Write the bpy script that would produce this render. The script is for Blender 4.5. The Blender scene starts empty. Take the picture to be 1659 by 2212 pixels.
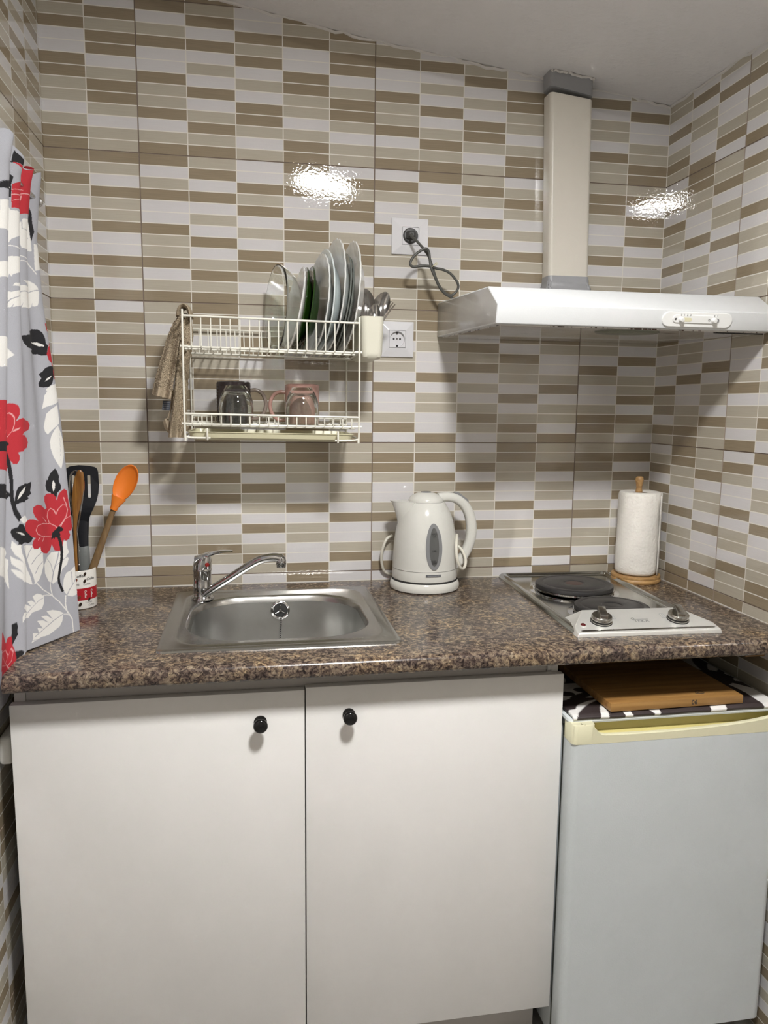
import bpy, bmesh, math, random, json
import numpy as np
from mathutils import Vector, Matrix, Euler
random.seed(7)
PI=math.pi
C=bpy.context.scene.collection
# ---------------------------------------------------------------- camera
cd=bpy.data.cameras.new('camera'); cam=bpy.data.objects.new('camera',cd); C.objects.link(cam)
cam.location=(.2282,-1.8763,1.3067)
cam.rotation_euler=(math.radians(82.1147),math.radians(-.6135),math.radians(-10.1207))
cd.sensor_fit='VERTICAL'; cd.sensor_height=36; cd.sensor_width=27; cd.lens=1653.29/2212*36; cd.clip_start=.01
bpy.context.scene.camera=cam
# ---------------------------------------------------------------- world, exposure
sc=bpy.context.scene
w=bpy.data.worlds.new('world'); sc.world=w; w.use_nodes=True
w.node_tree.nodes['Background'].inputs[0].default_value=(.8,.9,1,1); w.node_tree.nodes['Background'].inputs[1].default_value=.0
sc.view_settings.view_transform='Standard'; sc.view_settings.look='None'; sc.view_settings.gamma=1
sc.cycles.blur_glossy=0.0; sc.cycles.sample_clamp_indirect=0.0
sc.view_settings.exposure=0.02
LAMP_LOC=(.551,-1.350); LAMP_EMIT=335.0; FILL=5.0
# ---------------------------------------------------------------- materials
def lin(c): return tuple(((v/255)/12.92 if v/255<=.04045 else ((v/255+.055)/1.055)**2.4) for v in c)
def mat(name,col,rough=.5,metal=0,bump=0,bscale=200,coat=0,spec=None,trans=0,ior=1.45,var=0,vscale=20,stretch=(1,1,1),emit=0,alpha=1,aniso=0):
    m=bpy.data.materials.new(name); m.use_nodes=True; nt=m.node_tree; N=nt.nodes; L=nt.links
    p=N['Principled BSDF']; p.inputs['Base Color'].default_value=(*col,1); p.inputs['Roughness'].default_value=rough
    p.inputs['Metallic'].default_value=metal; p.inputs['IOR'].default_value=ior
    if coat: p.inputs['Coat Weight'].default_value=coat; p.inputs['Coat Roughness'].default_value=.05
    if spec is not None: p.inputs['Specular IOR Level'].default_value=spec
    if trans: p.inputs['Transmission Weight'].default_value=trans
    if emit: p.inputs['Emission Color'].default_value=(*col,1); p.inputs['Emission Strength'].default_value=emit
    if alpha<1: p.inputs['Alpha'].default_value=alpha
    if var or bump:
        tc=N.new('ShaderNodeTexCoord'); mp=N.new('ShaderNodeMapping'); L.new(tc.outputs['Object'],mp.inputs[0]); mp.inputs['Scale'].default_value=stretch
    if var:
        n=N.new('ShaderNodeTexNoise'); n.inputs['Scale'].default_value=vscale; n.inputs['Detail'].default_value=4; L.new(mp.outputs[0],n.inputs[0])
        r=N.new('ShaderNodeValToRGB'); r.color_ramp.elements[0].position=.3; r.color_ramp.elements[1].position=.7
        r.color_ramp.elements[0].color=(*[max(0,c*(1-var)) for c in col],1); r.color_ramp.elements[1].color=(*[min(1,c*(1+var)) for c in col],1)
        L.new(n.outputs[0],r.inputs[0]); L.new(r.outputs[0],p.inputs['Base Color'])
    if bump:
        n=N.new('ShaderNodeTexNoise'); n.inputs['Scale'].default_value=bscale; n.inputs['Detail'].default_value=2; L.new(mp.outputs[0],n.inputs[0])
        b=N.new('ShaderNodeBump'); b.inputs['Strength'].default_value=1; b.inputs['Distance'].default_value=bump; L.new(n.outputs[0],b.inputs['Height']); L.new(b.outputs[0],p.inputs['Normal'])
    return m
M={}
# tile glaze: glossy, slightly rippled ; fine horizontal brush lines belong to the print
def tile(name,col,var=.0):
    return mat(name,col,rough=.07,bump=.00035,bscale=150,var=var,vscale=1,stretch=(12,12,260) if False else (1,1,1),ior=1.5)
def glaze(name,col,var):
    m=bpy.data.materials.new(name); m.use_nodes=True; nt=m.node_tree; N=nt.nodes; L=nt.links; p=N['Principled BSDF']
    p.inputs['Roughness'].default_value=.03; p.inputs['IOR'].default_value=1.68
    tc=N.new('ShaderNodeTexCoord')
    mp=N.new('ShaderNodeMapping'); L.new(tc.outputs['Object'],mp.inputs[0]); mp.inputs['Scale'].default_value=(14,14,750)
    n=N.new('ShaderNodeTexNoise'); n.inputs['Scale'].default_value=1; n.inputs['Detail'].default_value=3; L.new(mp.outputs[0],n.inputs[0])
    r=N.new('ShaderNodeValToRGB'); r.color_ramp.elements[0].position=.25; r.color_ramp.elements[1].position=.75
    r.color_ramp.elements[0].color=(*[c*(1-var) for c in col],1); r.color_ramp.elements[1].color=(*[c*(1+var) for c in col],1)
    L.new(n.outputs[0],r.inputs[0]); L.new(r.outputs[0],p.inputs['Base Color'])
    n2=N.new('ShaderNodeTexNoise'); n2.inputs['Scale'].default_value=170; n2.inputs['Detail'].default_value=1; L.new(tc.outputs['Object'],n2.inputs[0])
    n3=N.new('ShaderNodeTexNoise'); n3.inputs['Scale'].default_value=9; n3.inputs['Detail'].default_value=0; L.new(tc.outputs['Object'],n3.inputs[0])
    b=N.new('ShaderNodeBump'); b.inputs['Strength'].default_value=1; b.inputs['Distance'].default_value=.00013; L.new(n2.outputs[0],b.inputs['Height'])
    b2=N.new('ShaderNodeBump'); b2.inputs['Strength'].default_value=1; b2.inputs['Distance'].default_value=.0003; L.new(n3.outputs[0],b2.inputs['Height']); L.new(b.outputs[0],b2.inputs['Normal']); L.new(b2.outputs[0],p.inputs['Normal'])
    return m
M['tw']=glaze('tile_white',(.60,.59,.595),.03)
M['tl']=glaze('tile_light_beige',(.425,.39,.318),.06)
M['tb']=glaze('tile_brown',(.262,.212,.143),.10)
M['ti']=glaze('tile_print_line',(.70,.68,.62),.0)
M['grout']=mat('grout',(.20,.155,.125),.7)
M['grout_edge']=mat('tile_edge',(.25,.20,.16),.12)
M['caulk']=mat('ceiling_caulk',(.62,.60,.57),.6,bump=.002,bscale=60)
M['ceil']=mat('ceiling_paint',(.67,.655,.65),.8,bump=.0015,bscale=90)
M['paint']=mat('wall_paint',(.35,.34,.32),.8)
M['floor']=mat('floor_tile',(.30,.285,.265),.35,var=.1,vscale=6)
M['white']=mat('white_laminate',(.70,.695,.675),.45,var=.008,vscale=8,bump=.00006,bscale=700)
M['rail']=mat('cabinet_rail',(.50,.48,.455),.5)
M['carcass']=mat('cabinet_carcass',(.62,.61,.59),.5)
M['dark']=mat('dark_gap',(.02,.02,.02),.8)
M['blackgloss']=mat('black_glossy_plastic',(.006,.006,.006),.12)
M['black']=mat('black_nylon',(.012,.013,.016),.35)
M['chrome']=mat('chrome',(.52,.52,.52),.07,metal=1)
M['steel']=mat('brushed_steel',(.40,.395,.375),.27,metal=1,bump=.00004,bscale=60,stretch=(1,14,1),var=.06,vscale=20)
M['bowl']=mat('sink_bowl_steel',(.50,.50,.485),.33,metal=1,bump=.00004,bscale=120,var=.12,vscale=12)
M['panel']=mat('hob_steel',(.70,.70,.67),.42,metal=.55,bump=.00003,bscale=300,var=.03,vscale=30)
M['hobpan']=mat('hob_pan_steel',(.40,.40,.375),.16,metal=1)
M['iron']=mat('cast_iron_plate',(.022,.021,.021),.42,bump=.0002,bscale=400,var=.25,vscale=25)
M['rust']=mat('worn_centre',(.07,.04,.032),.5,bump=.0002,bscale=400)
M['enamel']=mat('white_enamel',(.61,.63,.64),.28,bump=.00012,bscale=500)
M['hoodside_shade']=mat('hood_side_shaded',(.42,.41,.39),.12)  # same enamel, glossier, with the left side's shade put into its colour
M['hoodunder']=None
M['ductmat']=mat('duct_cream_plastic',(.63,.60,.53),.3)
M['tape']=mat('grey_tape',(.30,.305,.315),.4,bump=.0008,bscale=60)
M['switch']=mat('switch_plastic',(.72,.73,.72),.3)
M['ink']=mat('dark_ink',(.03,.03,.03),.5)
M['socket']=mat('socket_plastic',(.66,.66,.68),.18)
M['sockin']=mat('socket_recess',(.60,.60,.60),.3)
M['cable']=mat('grey_cable',(.075,.075,.068),.4)
M['plug']=mat('dark_plug',(.05,.05,.05),.35)
M['tie']=mat('wire_tie',(.55,.52,.32),.4)
M['wire']=mat('cream_coated_wire',(.72,.71,.63),.3)
M['tray']=mat('cream_tray',(.60,.575,.40),.3)
M['holder']=mat('cream_holder',(.68,.67,.57),.35)
M['plate']=mat('white_opal_glass',(.80,.82,.79),.12,coat=.3)
M['plate2']=mat('bluish_opal_glass',(.66,.76,.77),.12,coat=.3)
M['glass']=mat('clear_glass',(.93,.96,.94),.02,trans=1,ior=1.47)
M['greyglass']=mat('smoked_glass',(.48,.52,.48),.05,trans=.75,ior=1.45)
M['green']=mat('green_glass',(.012,.038,.004),.06,ior=1.5)
M['cutlery']=mat('cutlery_steel',(.42,.41,.40),.14,metal=1)
M['mugdark']=mat('dark_glaze',(.032,.024,.025),.12,bump=.0009,bscale=1,var=.1,vscale=30)
M['mugpink']=mat('pink_glaze',(.40,.235,.20),.12,var=.12,vscale=30)
M['mughandle']=mat('brown_glaze',(.20,.16,.135),.12)
for _k in ('plate','plate2'):
    _p=M[_k].node_tree.nodes['Principled BSDF']; _p.inputs['Subsurface Weight'].default_value=.7; _p.inputs['Subsurface Scale'].default_value=.03; _p.inputs['Subsurface Radius'].default_value=(1,1,.95)
M['terry']=mat('terry_cloth',(.43,.35,.245),.95,bump=.004,bscale=420,var=.30,vscale=420)
M['terryband']=mat('terry_hem',(.40,.325,.23),.9,bump=.0006,bscale=700)
M['label']=mat('care_label',(.06,.07,.09),.6)
M['kettle']=mat('kettle_plastic',(.60,.60,.56),.14,var=.01,vscale=60)
M['kline']=mat('seam_grey',(.20,.20,.185),.4)
M['kgrey']=mat('grey_plastic',(.20,.205,.21),.25)
M['kwin']=mat('level_window',(.095,.097,.095),.12)
M['kbadge']=mat('badge_grey',(.10,.105,.115),.4)
M['kcord']=mat('cream_cord',(.62,.60,.52),.4)
M['knobsteel']=mat('knob_steel',(.50,.49,.46),.22,metal=1)
M['silver']=mat('silver_ink',(.34,.35,.36),.35)
M['paper']=mat('paper_towel',(.72,.70,.65),.95,bump=.0022,bscale=130)
M['cardboard']=mat('cardboard',(.16,.12,.08),.9)
M['orange']=mat('orange_silicone',(.72,.19,.02),.45)
M['greyhandle']=mat('grey_handle',(.16,.17,.165),.35)
M['ceramic']=mat('white_ceramic',(.70,.68,.64),.12)
M['redprint']=mat('red_print',(.36,.012,.02),.15)
M['bean']=mat('bean_print',(.022,.012,.008),.2)
M['beanbrown']=mat('brown_bean_print',(.15,.04,.02),.2)
M['greyprint']=mat('grey_print',(.28,.27,.26),.2)
M['redled']=mat('red_lamp',(.08,.004,.006),.1)
M['reddot']=mat('red_dot',(.22,.012,.01),.3)
M['fridge']=mat('fridge_enamel',(.56,.60,.61),.42,bump=.00025,bscale=350)
M['ftrim']=mat('aged_cream_plastic',(.64,.62,.44),.35)
M['frecess']=mat('yellowed_plastic',(.60,.53,.22),.35)
M['ftop']=mat('fridge_top_white',(.66,.70,.70),.3)
M['seal']=mat('grey_seal',(.10,.11,.09),.6)
M['rod']=mat('rod_metal',(.5,.5,.5),.2,metal=1)
M['ledge']=mat('white_ledge',(.70,.70,.66),.25)
M['lampbody']=mat('lamp_body',(.8,.8,.8),.4)
M['lampglow']=mat('lamp_diffuser',(1,.985,.97),.5,emit=LAMP_EMIT)
M['darkglass']=mat('hood_lens',(.16,.17,.13),.25)
def woodmat(name,c1,c2,axis=0,scale=6,rough=.5):
    m=bpy.data.materials.new(name); m.use_nodes=True; N=m.node_tree.nodes; L=m.node_tree.links; p=N['Principled BSDF']; p.inputs['Roughness'].default_value=rough
    tc=N.new('ShaderNodeTexCoord'); mp=N.new('ShaderNodeMapping'); L.new(tc.outputs['Object'],mp.inputs[0])
    s=[14*scale]*3; s[axis]=scale*.9; mp.inputs['Scale'].default_value=s
    n=N.new('ShaderNodeTexNoise'); n.inputs['Scale'].default_value=1; n.inputs['Detail'].default_value=5; n.inputs['Distortion'].default_value=1.2; L.new(mp.outputs[0],n.inputs[0])
    r=N.new('ShaderNodeValToRGB'); r.color_ramp.elements[0].position=.32; r.color_ramp.elements[1].position=.66
    r.color_ramp.elements[0].color=(*c1,1); r.color_ramp.elements[1].color=(*c2,1)
    L.new(n.outputs[0],r.inputs[0]); L.new(r.outputs[0],p.inputs['Base Color']); return m
M['board']=woodmat('board_wood',(.20,.095,.026),(.36,.20,.065),0,4,.4)
M['pine']=woodmat('pine_wood',(.26,.14,.05),(.46,.28,.11),0,7,.45)
M['spoonwood']=woodmat('beech_wood',(.13,.075,.03),(.21,.13,.055),2,6,.6)
M['oldwood']=woodmat('oiled_wood',(.14,.055,.012),(.33,.155,.035),2,6,.35)
def granite():
    m=bpy.data.materials.new('granite_laminate'); m.use_nodes=True; N=m.node_tree.nodes; L=m.node_tree.links; p=N['Principled BSDF']
    p.inputs['Roughness'].default_value=.2; p.inputs['IOR'].default_value=1.5
    tc=N.new('ShaderNodeTexCoord')
    def noise(sc_,det,dist=0,rough=.6):
        n=N.new('ShaderNodeTexNoise'); n.inputs['Scale'].default_value=sc_; n.inputs['Detail'].default_value=det; n.inputs['Distortion'].default_value=dist; n.inputs['Roughness'].default_value=rough; L.new(tc.outputs['Object'],n.inputs[0]); return n.outputs[0]
    def ramp(src,els):
        r=N.new('ShaderNodeValToRGB'); L.new(src,r.inputs[0]); e=r.color_ramp.elements
        while len(e)<len(els): e.new(.5)
        for k,(pos,c) in enumerate(els): e[k].position=pos; e[k].color=(*c,1)
        return r.outputs[0]
    base=ramp(noise(105,6,.7,.68),[(.34,(.016,.011,.010)),(.44,(.060,.043,.036)),(.51,(.135,.102,.078)),(.59,(.24,.19,.13)),(.70,(.33,.285,.22))])
    big=ramp(noise(16,3,.8),[(.3,(.62,.57,.64)),(.5,(.92,.90,.90)),(.7,(1.32,1.2,.98))])
    mx=N.new('ShaderNodeMix'); mx.data_type='RGBA'; mx.blend_type='MULTIPLY'; mx.inputs[0].default_value=1; L.new(base,mx.inputs[6]); L.new(big,mx.inputs[7])
    spots=ramp(noise(230,3,0,.6),[(.38,(.05,.05,.06)),(.44,(1,1,1))])
    mx2=N.new('ShaderNodeMix'); mx2.data_type='RGBA'; mx2.blend_type='MULTIPLY'; mx2.inputs[0].default_value=.75; L.new(mx.outputs[2],mx2.inputs[6]); L.new(spots,mx2.inputs[7])
    L.new(mx2.outputs[2],p.inputs['Base Color'])
    b=N.new('ShaderNodeBump'); b.inputs['Distance'].default_value=.00008; b.inputs['Strength'].default_value=1; L.new(noise(250,1),b.inputs['Height']); L.new(b.outputs[0],p.inputs['Normal'])
    return m
M['granite']=granite()
def attrmat(name,attr,rough=.85,bump=.0003,bs=900):
    m=bpy.data.materials.new(name); m.use_nodes=True; N=m.node_tree.nodes; L=m.node_tree.links; p=N['Principled BSDF']; p.inputs['Roughness'].default_value=rough
    a=N.new('ShaderNodeAttribute'); a.attribute_name=attr; L.new(a.outputs['Color'],p.inputs['Base Color'])
    tc=N.new('ShaderNodeTexCoord'); n=N.new('ShaderNodeTexNoise'); n.inputs['Scale'].default_value=bs; L.new(tc.outputs['Object'],n.inputs[0])
    b=N.new('ShaderNodeBump'); b.inputs['Distance'].default_value=bump; L.new(n.outputs[0],b.inputs['Height']); L.new(b.outputs[0],p.inputs['Normal']); return m
M['curtain']=attrmat('printed_curtain','print'); M['cloth']=attrmat('printed_cloth','print',.6)
def dirty():
    m=mat('stained_enamel',(.60,.58,.55),.07); N=m.node_tree.nodes; L=m.node_tree.links; p=N['Principled BSDF']
    tc=N.new('ShaderNodeTexCoord'); mp=N.new('ShaderNodeMapping'); L.new(tc.outputs['Object'],mp.inputs[0]); mp.inputs['Scale'].default_value=(14,45,1)
    n=N.new('ShaderNodeTexNoise'); n.inputs['Scale'].default_value=2.4; n.inputs['Detail'].default_value=7; n.inputs['Roughness'].default_value=.75; L.new(mp.outputs[0],n.inputs[0])
    r=N.new('ShaderNodeValToRGB'); r.color_ramp.elements[0].position=.45; r.color_ramp.elements[1].position=.462; r.color_ramp.elements[0].color=(.06,.03,.02,1); r.color_ramp.elements[1].color=(.58,.56,.53,1)
    L.new(n.outputs[0],r.inputs[0]); L.new(r.outputs[0],p.inputs['Base Color']); return m
M['hoodunder']=dirty()
# ---------------------------------------------------------------- helpers
def thing(name,label,cat,loc=(0,0,0),group=None):
    o=bpy.data.objects.new(name,None); o.empty_display_size=.02; C.objects.link(o); o.location=loc; o['label']=label; o['category']=cat
    if group: o['group']=group
    return o
def tag(o,label=None,cat=None,group=None,kind=None):
    if label: o['label']=label
    if cat: o['category']=cat
    if group: o['group']=group
    if kind: o['kind']=kind
    return o
def link(name,me,parent=None):
    o=bpy.data.objects.new(name,me); C.objects.link(o)
    if parent is not None:
        o.parent=parent; o.location=[-v for v in parent.location]   # geometry is written in world coordinates
    return o
class MB:
    def __init__(s): s.v=[];s.f=[];s.m=[];s.mats=[];s.sm=[]
    def mi(s,m):
        if m not in s.mats: s.mats.append(m)
        return s.mats.index(m)
    def add(s,vs,fs,m,smooth=False):
        b=len(s.v); k=s.mi(m); s.v+= [tuple(v) for v in vs]
        for f in fs: s.f.append(tuple(b+i for i in f)); s.m.append(k); s.sm.append(smooth)
    def box(s,a,b,m):
        x0,y0,z0=a;x1,y1,z1=b
        s.add([(x0,y0,z0),(x1,y0,z0),(x1,y1,z0),(x0,y1,z0),(x0,y0,z1),(x1,y0,z1),(x1,y1,z1),(x0,y1,z1)],[(0,3,2,1),(4,5,6,7),(0,1,5,4),(1,2,6,5),(2,3,7,6),(3,0,4,7)],m)
    def loft(s,rings,m,cap0=True,cap1=True,smooth=True,closed=True):
        n=len(rings[0]); vs=[p for r in rings for p in r]; fs=[]
        for i in range(len(rings)-1):
            for j in range(n if closed else n-1):
                k=(j+1)%n; fs.append((i*n+j,i*n+k,(i+1)*n+k,(i+1)*n+j))
        b=len(s.v); s.add(vs,fs,m,smooth)
        kk=s.mi(m)
        if cap0: s.f.append(tuple(b+j for j in reversed(range(n)))); s.m.append(kk); s.sm.append(False)
        if cap1: s.f.append(tuple(b+(len(rings)-1)*n+j for j in range(n))); s.m.append(kk); s.sm.append(False)
    def tube(s,pts,r,m,n=8,closed=False,smooth=True,samples=0):
        P=[Vector(p) for p in pts]
        if samples: P=catmull(P,samples,closed)
        rr=r if callable(r) else (lambda t:r)
        L=len(P); rings=[]; up=None
        for i in range(L):
            if closed: t=(P[(i+1)%L]-P[i-1])
            else: t=P[min(i+1,L-1)]-P[max(i-1,0)]
            t.normalize()
            if up is None:
                up=t.orthogonal().normalized()
            up=(up-t*up.dot(t)); 
            if up.length<1e-6: up=t.orthogonal()
            up.normalize(); q=t.cross(up); R=rr(i/max(1,L-1))
            rings.append([P[i]+(up*math.cos(2*PI*k/n)+q*math.sin(2*PI*k/n))*R for k in range(n)])
        if closed: rings.append(rings[0])
        s.loft(rings,m,not closed,not closed,smooth)
    def lathe(s,prof,m,c=(0,0,0),n=48,mx=None,smooth=True,cap0=False,cap1=False,mod=None):
        rings=[]
        for r,z in prof:
            ring=[]
            for k in range(n):
                a=2*PI*k/n; R=r*(mod(a,r,z) if mod else 1)
                v=Vector((R*math.cos(a),R*math.sin(a),z))
                if mx is not None: v=mx@v
                else: v=v+Vector(c)
                ring.append(v)
            rings.append(ring)
        s.loft(rings,m,cap0,cap1,smooth)
    def prism(s,poly,axis,a,b,m,smooth=False):
        # poly: 2-D points in the plane across `axis`
        def P(p,t):
            if axis==0: return (t,p[0],p[1])
            if axis==1: return (p[0],t,p[1])
            return (p[0],p[1],t)
        s.loft([[P(p,a) for p in poly],[P(p,b) for p in poly]],m,True,True,smooth)
    def build(s,name,parent=None,bevel=0,seg=2,autosmooth=None,loc=None):
        me=bpy.data.meshes.new(name); me.from_pydata(s.v,[],s.f)
        for k in s.mats: me.materials.append(k)
        me.polygons.foreach_set('material_index',s.m); me.polygons.foreach_set('use_smooth',s.sm); me.update()
        bm=bmesh.new(); bm.from_mesh(me); bmesh.ops.remove_doubles(bm,verts=bm.verts,dist=1e-6); bmesh.ops.recalc_face_normals(bm,faces=bm.faces)
        if bevel:
            es=[e for e in bm.edges if len(e.link_faces)==2 and e.calc_face_angle(0)>.5]
            bmesh.ops.bevel(bm,geom=es,offset=bevel,segments=seg,profile=.5,affect='EDGES',clamp_overlap=True)
            for f in bm.faces: f.smooth=True
        for e in bm.edges:
            if len(e.link_faces)==2 and e.calc_face_angle(0)>.7: e.smooth=False
        bm.to_mesh(me); bm.free(); me.update()
        return link(name,me,parent)
def catmull(P,n,closed=False):
    out=[]; L=len(P); rng=range(L if closed else L-1)
    for i in rng:
        p0=P[(i-1)%L] if (closed or i>0) else P[0]*2-P[1]; p1=P[i]; p2=P[(i+1)%L]; p3=P[(i+2)%L] if (closed or i+2<L) else P[-1]*2-P[-2]
        for k in range(n):
            t=k/n; out.append(.5*((2*p1)+(p2-p0)*t+(2*p0-5*p1+4*p2-p3)*t*t+(3*p1-p0-3*p2+p3)*t**3))
    if not closed: out.append(P[-1])
    return out
def rrect(cx,cy,hw,hh,r,z,n=8):
    pts=[]
    for sx,sy,a0 in ((1,1,0),(-1,1,PI/2),(-1,-1,PI),(1,-1,3*PI/2)):
        for k in range(n+1):
            a=a0+PI/2*k/n; pts.append((cx+sx*(hw-r)+r*math.cos(a),cy+sy*(hh-r)+r*math.sin(a),z))
    return pts
def text_mesh(txt,size,shear=0,ext=0,align='CENTER',bold=0):
    cu=bpy.data.curves.new('t','FONT'); cu.body=txt; cu.size=size; cu.align_x=align; cu.align_y='CENTER'; cu.shear=shear; cu.extrude=ext; cu.offset=bold; cu.resolution_u=3
    o=bpy.data.objects.new('t',cu); C.objects.link(o); dg=bpy.context.evaluated_depsgraph_get(); dg.update()
    me=bpy.data.meshes.new_from_object(o.evaluated_get(dg)); bpy.data.objects.remove(o); bpy.data.curves.remove(cu); return me
def place_text(mb,txt,size,m,fn,**k):
    """fn maps the flat (u,v) of the lettering onto the surface it is printed on"""
    me=text_mesh(txt,size,**k); mb.add([fn(v.co.x,v.co.y) for v in me.vertices],[tuple(p.vertices) for p in me.polygons],m); bpy.data.meshes.remove(me)
def frame_mx(center,zdir,xhint):
    z=Vector(zdir).normalized(); x=Vector(xhint); x=(x-z*x.dot(z)).normalized(); y=z.cross(x)
    m=Matrix((x,y,z)).transposed().to_4x4(); m.translation=Vector(center); return m

# ================================================================= ROOM SHELL
XL,XR,YF,ZT=-.2005,1.2839,-2.75,2.36
ZH0=1.862; TH=.322581; TW=.53466; CW=TW/5; RH=TH/13
DA=['bwlbwwbllbwlb','lbwbwlwbwlblb','wwblbwlwbblwl','blbwwbbllwlbb','wblbbwlbblwll']
DB=['lbblwwlbwllwb','lbwblbwlwlblw','wlbwbllbwwlbl'.replace('wlbwbllbwwlbl','wlbwbllbwbwll'),'bbllwwbwllwwb','llbwllwbwwlbw']
DB[2]='wlbwbllwbwlbl'.replace('wlbwbllwbwlbl','wlbwbllbwwlbl')
DB[2]='wlbwb'+'llwbwlbl'
DC=[DB[4],DB[3],DB[1],DB[2],DB[0]]
rot=lambda D:[c[::-1] for c in D[::-1]]
RA,RB,RC=rot(DA),rot(DB),rot(DC)
def wall_tiles(name,ulo,uhi,u0,designs,P,zmin=0.0):
    """ulo..uhi extent along the wall, u0 = left edge of tile column 0, P(u,depth,z) -> point, designs[col][row]"""
    mb=MB(); cols={'w':M['tw'],'l':M['tl'],'b':M['tb'],'i':M['ti']}; g=.0013; e=.0011
    mb.add([P(ulo,.0014,zmin),P(uhi,.0014,zmin),P(uhi,.0014,ZT),P(ulo,.0014,ZT)],[(0,1,2,3)],M['grout'])
    for ci,rows in designs.items():
        for ri in range(-2,7):
            D=rows.get(ri,rows.get('d')); zt=ZH0-ri*TH+ TH   # row 0 sits above the first joint
            zb=zt-TH
            if zb<zmin-TH or zb>ZT: continue
            ua=u0+ci*TW
            us=[ua+g]; tags=[]
            for k in range(5):
                a=ua+k*CW+(e if k else g); b=ua+(k+1)*CW-(e if k<4 else g)
                if k: us.append(a); tags.append(('i',None))
                us.append(b); tags.append(('c',k))
            zs=[zt-g]; zt_=[]
            for k in range(13):
                a=zt-k*RH-(e if k else g); b=zt-(k+1)*RH+(e if k<12 else g)
                if k: zs.append(a); zt_.append(None)
                zs.append(b); zt_.append(k)
            for i in range(len(us)-1):
                a,b=max(us[i],ulo),min(us[i+1],uhi)
                if b-a<1e-5: continue
                for j in range(len(zs)-1):
                    t,bt=min(zs[j],ZT),max(zs[j+1],zmin)
                    if t-bt<1e-5: continue
                    kind,k=tags[i]; m='i' if (kind=='i' or zt_[j] is None) else D[k][zt_[j]]
                    # a printed line between two neighbours of the same white vanishes in white
                    mb.add([P(a,0,bt),P(b,0,bt),P(b,0,t),P(a,0,t)],[(0,1,2,3)],cols[m])
            L,R_,T,Bt=max(ua+g,ulo),min(ua+TW-g,uhi),min(zt-g,ZT),max(zb+g,zmin); q=.0008
            if R_>L and T>Bt:
                o=[P(L,0,Bt),P(R_,0,Bt),P(R_,0,T),P(L,0,T),P(L-q,.0014,Bt-q),P(R_+q,.0014,Bt-q),P(R_+q,.0014,T+q),P(L-q,.0014,T+q)]
                mb.add(o,[(0,4,5,1),(1,5,6,2),(2,6,7,3),(3,7,4,0)],M['grout_edge'])
    # masonry behind the tiles
    D_=.05
    mb.add([P(ulo,.0016,zmin),P(uhi,.0016,zmin),P(uhi,.0016,ZT),P(ulo,.0016,ZT),P(ulo,D_,zmin),P(uhi,D_,zmin),P(uhi,D_,ZT),P(ulo,D_,ZT)],[(4,5,6,7),(0,1,5,4),(1,2,6,5),(2,3,7,6),(3,0,4,7)],M['grout'])
    o=mb.build(name); tag(o,kind='structure'); return o
wall_tiles('wall_back',XL,XR,-TW,{0:{0:DA,1:RA,2:DA,3:DB,4:DB,'d':DA},1:{0:DA,1:DA,2:RA,3:DB,4:RC,'d':DA},2:{0:DA,1:RB,2:DC,3:DB,4:RB,'d':DA},3:{0:RB,1:DB,2:RC,3:DB,4:RA,'d':RB}},lambda u,d,z:(u,d,z))
# column 0 on the right wall is the rest of the tile that turns the corner
offR=TW-.3139
wall_tiles('wall_right',0,-YF,-offR,{k:({0:DB,1:DB,2:RC,3:DB,4:RA,'d':DB} if k==0 else {0:DB,1:RB,2:DB,3:RB,4:RC,'d':(DA if k%2 else RB)}) for k in range(6)},lambda u,d,z:(XR+d,-u,z))
# on the left wall u runs away from the camera towards the corner (0)
wall_tiles('wall_left',YF,0,-.3342-5*TW,{k:({0:DA,1:RA,2:DA,3:DC,4:DB,'d':DA} if k%2 else {0:DA,1:DA,2:RB,3:DB,4:RC,'d':DB}) for k in range(7)},lambda u,d,z:(XL-d,u,z))
mb=MB(); mb.box((XL-.05,YF-.05,0),(XR+.05,YF,ZT),M['paint']); tag(mb.build('wall_front'),kind='structure')
mb=MB(); mb.box((XL-.05,YF-.05,-.05),(XR+.05,.05,0),M['floor']); tag(mb.build('floor'),kind='structure')
# sloping ceiling, slightly uneven, falling to the right
cp=[(-.26,2.262),(.0,2.226),(.2085,2.1934),(.36,2.168),(.535,2.1425),(.70,2.1235),(.95,2.0945),(1.28,2.0565),(1.34,2.049)]
mb=MB(); ys=[.03,-.3,-.62,-.85,-1.1,-1.25,-2.0,YF-.05]; rise=lambda y:float(np.interp(-y,[.62,.85,1.1,1.25],[0,.02,.065,.072]))
top=[[(x,y,z+.16) for x,z in cp] for y in ys]; bot=[[(x,y,z-(.004 if y<-.2 else 0)+rise(y)) for x,z in cp] for y in ys]
mb.loft(bot,M['ceil'],False,False,True,closed=False); mb.loft(top,M['ceil'],False,False,False,closed=False)
n=len(cp)
for rr in (0,-1): mb.add(bot[rr]+top[rr],[tuple(range(n))+tuple(range(2*n-1,n-1,-1))],M['ceil'])
tag(mb.build('ceiling'),kind='structure')
def zc(x): return float(np.interp(x,[c[0] for c in cp],[c[1] for c in cp]))
# uneven caulk bead along the top of the tiles
mb=MB(); rng=np.random.RandomState(3)
pts=[(x,-.001,zc(x)-.001+.0025*rng.randn()) for x in np.linspace(.1,XR-.003,60)]
mb.tube(pts,lambda t:.0035,M['caulk'],6)
tag(mb.build('trim_1'),kind='structure')
mb=MB(); pts=[(XR-.001,y,zc(XR)-.004+.002*rng.randn()) for y in np.linspace(-.003,-1.2,40)]
mb.tube(pts,.0035,M['caulk'],6); tag(mb.build('trim_2'),kind='structure')
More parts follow.
